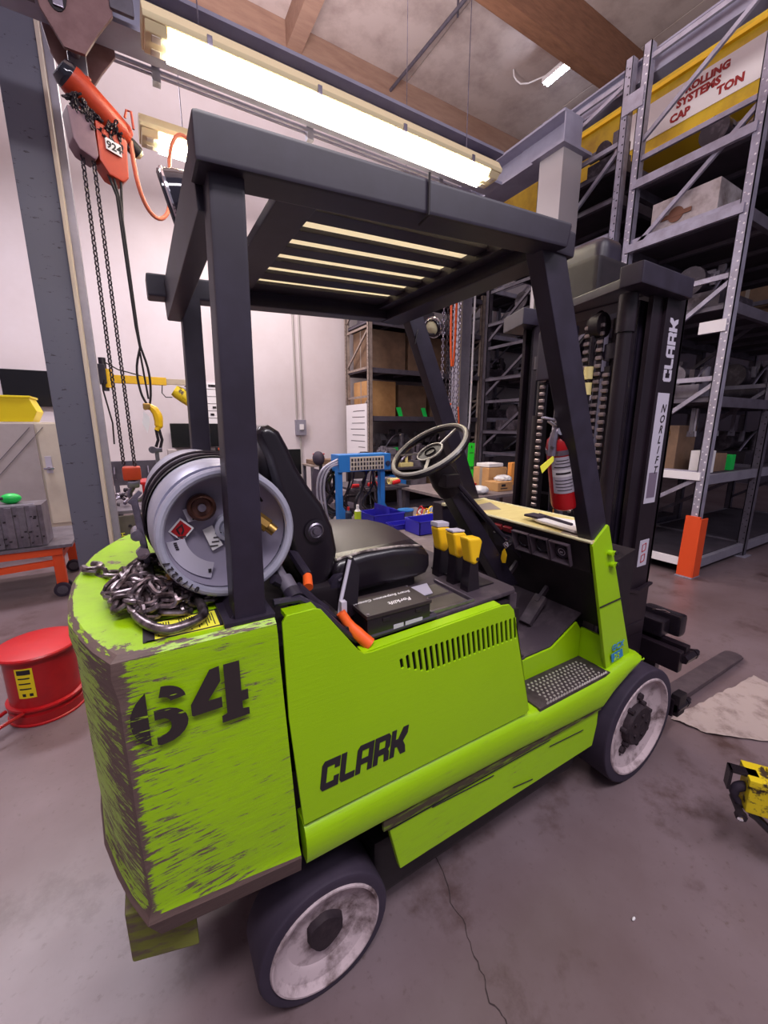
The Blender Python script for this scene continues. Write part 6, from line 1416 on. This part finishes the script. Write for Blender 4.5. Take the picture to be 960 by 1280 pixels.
for k, (x, y, lab_, m_) in enumerate(((1.28, 2.52, 'red plastic clip among the clutter left of the brown cartons', 'red_bright'), (.98, 2.45, 'yellow rag left of the green tag strip', 'yellow'), (1.36, 2.64, 'purple glove beside the red clip on the back bench', 'blue_bin'), (1.20, 2.36, 'white tape roll in front of the red clip', 'paper'))):
    t = thing(('clip', 'yellow_rag', 'glove', 'tape_roll')[k], lab_, ('clip', 'rag', 'glove', 'tape')[k], (x, y, .90))
    if k == 3: emit('roll', G().lathe([(.02, 0), (.04, 0), (.04, .05), (.02, .05), (.02, 0)], (x, y, .9), (0, 0, 1), 20), m_, t)
    else: emit('body', G().box((x-.09, y-.03, .90), (x+.05, y+.04, .945), .015, rot=(0, 0, .3*k)).box((x-.02, y-.02, .93), (x+.07, y+.03, .965), .012), m_, t)
# assembly table with red clamps between the benches
t = thing('clamp_table', 'dark table with a work fixture behind the steering wheel', 'table', (.55, 3.1, 0))
emit('table_top', G().box((-.0, 2.80, .93), (.66, 3.4, .955), .004), 'deck_dark', t)
for x in (.04, .62): emit('leg', G().beam((x, 2.85, 0), (x+(.06 if x < .3 else -.06), 2.85, .93), .04, .04), 'rack_dark', t)
for x in (.04, .62): emit('leg', G().beam((x, 3.35, 0), (x+(.06 if x < .3 else -.06), 3.35, .93), .04, .04), 'rack_dark', t)
emit('fixture', G().box((.12, 2.95, .955), (.6, 3.1, 1.02), .01).cyl((.3, 3.0, 1.0), (.3, 3.0, 1.12), .05, n=16), 'load_grey', t)
for k, x in enumerate((.05, .34)):
    t = thing('bar_clamp', ['red bar clamp at the left of the dark work table', 'red bar clamp at the middle of the dark work table'][k], 'clamp', (x, 2.84, .955))
    emit('bar', G().box((x-.05, 2.83, .957), (x+.20, 2.85, .972), .002), 'steel', t); emit('grip', G().cyl((x-.06, 2.84, .985), (x+.02, 2.84, .985), .020, n=12).cyl((x+.13, 2.84, .985), (x+.22, 2.84, 1.0), .022, n=12), 'red_bright', t)
t = thing('spring_part', 'pale coil spring on the dark work table right of the red clamps', 'spring', (.50, 2.88, .955))
emit('coil', G().tube([(.44+.0025*k, 2.87+.03*math.sin(k*.9), 1.0+.03*math.cos(k*.9)) for k in range(50)], .006, 6), 'board_yellow', t)
# cluttered side table, office chair, dark desk behind the seat
t = thing('office_chair', 'black office chair standing behind the forklift seat', 'office chair', (-.12, 3.2, 0))
emit('backrest', G().loft(profile_solid([(-.16, .66), (-.10, .62), (-.05, .66), (-.06, .85), (-.10, 1.02), (-.15, 1.04), (-.18, .90)], 3.0, 3.42, .03)), 'rubber', t)
emit('headrest', G().sphere((-.16, 3.2, 1.18), .12, (.55, 1.0, .75), 18, 12), 'rubber', t)
emit('headrest_post', G().box((-.15, 3.18, .98), (-.12, 3.22, 1.14)), 'black_vinyl', t)
emit('seat', G().box((-.10, 2.98, .47), (.38, 3.44, .56), .04), 'rubber', t)
emit('armrest', G().box((-.02, 2.94, .70), (.22, 2.99, .73), .01).box((.08, 2.95, .52), (.11, 2.98, .70)), 'black_vinyl', t)
emit('gas_column', G().cyl((.14, 3.2, .08), (.14, 3.2, .48), .03), 'black_vinyl', t)
for k in range(5):
    a = 2*PI*k/5; p = (.14+.28*math.cos(a), 3.2+.28*math.sin(a))
    emit('star_leg', G().beam((.14, 3.2, .10), (p[0], p[1], .07), .05, .03), 'black_vinyl', t); emit('caster', G().cyl((p[0]-.02, p[1], .03), (p[0]+.02, p[1], .03), .03), 'rubber', t)
t.location.x += .27; t.location.y += .8
t = thing('dark_desk', 'black monitor desk behind the seat backrest', 'desk', (-.15, 4.4, 0))
emit('desk_top', G().box((-.62, 4.1, .72), (.25, 4.8, .75)), 'black_deep', t); emit('side_panel', G().box((-.62, 4.12, 0), (-.58, 4.78, .72)).box((.21, 4.12, 0), (.25, 4.78, .72)), 'black_deep', t); t.location.y += .75; t.location.x += .0
t = thing('desk_monitor', 'wide black monitor standing on the desk behind the backrest', 'monitor', (-.15, 4.4, .75)); emit('screen', G().box((-.48, 4.38, .86), (.16, 4.42, 1.24), .008), 'screen', t); emit('stand', G().box((-.2, 4.35, .75), (-.08, 4.5, .76)).box((-.16, 4.41, .75), (-.12, 4.44, .9)), 'black_deep', t); t.location.y += .75; t.location.x += .12
carton('stack of brown boards with a red item on the shelf left of the blue stand', (.38, 4.9, 1.02), (.90, 5.2, 1.08), 'load_tan', tape=False, name='board_stack', cat='boards')
t = thing('utility_stand', 'grey utility stand carrying the stack of brown boards', 'stand', (.65, 5.05, 0)); emit('top', G().box((.33, 4.85, .99), (.96, 5.25, 1.015)), 'rack_beige', t)
for x in (.36, .93):
    for y in (4.88, 5.22): emit('leg', G().box((x-.02, y-.02, 0), (x+.02, y+.02, .99)), 'rack_dark', t)
t = thing('red_reel', 'red reel lying on the stack of brown boards', 'reel', (.3, 5.0, 1.08)); emit('reel', G().lathe([(0, 0), (.09, 0), (.09, .02), (.05, .025), (.05, .07), (.09, .075), (.09, .09), (0, .09)], (.52, 5.02, 1.081), (0, 0, 1), 22), 'red_bright', t)

# ================================================================== FLOOR ITEMS, RIGHT
t = thing('lifting_beam', 'worn yellow lifting beam with dark shackle at the right edge of the floor', 'lifting device', (.12, -.40, 0))
ux = Vector((.55, -.83, 0)).normalized(); uy = Vector((ux.y*-1, ux.x, 0)); O = Vector((-.004, -.386, 0))
def lp(a, b, z): v = O + ux*a + uy*b; return (v.x, v.y, z)
emit('beam_body', G().prism([lp(-.02, -.03, .205), lp(-.02, .06, .205), lp(-.02, .06, .335), lp(-.02, -.03, .335)], ux*.5, .008).prism([lp(-.026, -.037, .318), lp(-.026, .067, .318), lp(-.026, .067, .345), lp(-.026, -.037, .345)], ux*.5, .004).prism([lp(.04, .0, .34), lp(.04, .05, .34), lp(.04, .05, .358), lp(.04, 0, .358)], ux*.4, .006), 'yellow_worn', t)
emit('end_bracket', G().prism([lp(-.075, -.01, .345), lp(.01, -.01, .345), lp(.01, .03, .345), lp(-.075, .03, .345)], (0, 0, -.010), .002).prism([lp(-.075, -.01, .345), lp(-.075, .03, .345), lp(-.075, .03, .262), lp(-.075, -.01, .262)], ux*.010, .002), 'black_vinyl', t)
emit('shackle_bow', G().tube([lp(-.02, .01, .20), lp(-.045, .01, .23), lp(-.045, .01, .265), lp(-.02, .01, .285), lp(.005, .01, .265), lp(.0, .01, .23), lp(-.012, .01, .20)], [.012, .015, .017, .017, .015, .013, .012], 12, smooth=2), 'rubber', t)
emit('shackle_pin', G().cyl(lp(-.03, -.03, .195), lp(-.03, .05, .195), .013, n=8).cyl(lp(-.03, -.045, .19), lp(-.03, -.025, .192), .018, n=6), 'chain_dark', t)
emit('pin_tip', G().cyl(lp(-.035, -.05, .188), lp(-.033, -.042, .19), .009, n=8), 'chrome', t)
emit('curved_foot', G().tube([lp(-.01, .0, .21), lp(.05, -.01, .16), lp(.13, -.02, .10), lp(.20, -.02, .05), lp(.26, -.02, .016), lp(.36, -.02, .012)], .014, 10, smooth=2).tube([lp(.03, .05, .14), lp(.10, .05, .10), lp(.18, .05, .05), lp(.26, .05, .014), lp(.36, .05, .012)], .011, 10, smooth=2), 'black_vinyl', t)
emit('support_leg', G().prism([lp(.40, -.02, .0), lp(.40, .05, .0), lp(.40, .05, .21), lp(.40, -.02, .21)], ux*.05), 'yellow_worn', t)
t = thing('floor_paper', 'creased sheet of brown packing paper lying on the floor beside the fork', 'paper', (1.0, -.1, 0))
g = G(); nx, ny = 26, 16; rnd = random.Random(3); V = []
cor = [Vector((.56, .10, 0)), Vector((.60, -.06, 0)), Vector((1.25, -.62, 0)), Vector((1.45, .02, 0))]
for i in range(nx+1):
    row = []
    for j in range(ny+1):
        a = i/nx; b = j/ny
        p = (cor[0]*(1-a)+cor[3]*a)*(1-b) + (cor[1]*(1-a)+cor[2]*a)*b
        row.append(g.bm.verts.new((p.x+rnd.uniform(-.006, .006), p.y+rnd.uniform(-.006, .006), .004+.007*abs(math.sin(9*a+4*b))+rnd.uniform(0, .004))))
    V.append(row)
for i in range(nx):
    for j in range(ny): g.bm.faces.new((V[i][j], V[i+1][j], V[i+1][j+1], V[i][j+1]))
emit('sheet', g, 'mat_paper', t)
for k, (x, y) in enumerate(((-.56, -.30), (2.0, .85))):
    emit('paper_scrap', G().sphere((x, y, .005), .006, (1.4, .7, .8), 8, 6), 'white', label=['tiny white scrap on the floor below the forklift step', 'tiny white scrap on the floor beyond the fork'][k], cat='litter', loc=(x, y, 0))

# dark shelving with clutter between the benches and the racks
t = thing('parts_shelf', 'low dark shelf unit crowded with parts behind the dark work table', 'shelf', (1.2, 4.3, 0))
emit('side', G().box((.75, 4.0, 0), (.78, 4.5, 1.0)), 'black_deep', t)
emit('side', G().box((2.25, 4.0, 0), (2.28, 4.5, 1.0)), 'black_deep', t)
emit('back', G().box((.75, 4.48, 0), (2.28, 4.5, 1.0)), 'black_deep', t)
for z in (.08, .4, .7, .97): emit('shelf_board', G().box((.75, 4.0, z), (2.28, 4.5, z+.03)), 'deck_dark', t)
rnd = random.Random(8)
for k, (x, m_, l_) in enumerate(((.90, 'load_grey', 'grey gear housing at the left of the low dark shelf unit'), (1.18, 'load_dark', 'dark motor second from the left on the low dark shelf unit'), (1.50, 'board_yellow', 'cream motor in the middle of the low dark shelf unit'), (1.82, 'load_grey', 'grey valve block on the low dark shelf unit behind the dash'), (2.10, 'load_dark', 'dark housing at the right of the low dark shelf unit'))):
    machine(l_, x, 4.22, 1.0, .22, .26, rnd.uniform(.16, .26), m_, seed=60+k)
for k in range(4): carton(['red tote on the middle board of the low dark shelf unit', 'blue tote on the middle board of the low dark shelf unit', 'grey tote on the middle board of the low dark shelf unit', 'brown tote on the middle board of the low dark shelf unit'][k], (.82+.36*k, 4.05, .73), (1.10+.36*k, 4.42, .90), ('red_paint', 'blue_stand', 'load_grey', 'load_tan')[k], tape=False, name='tote', cat='tote')
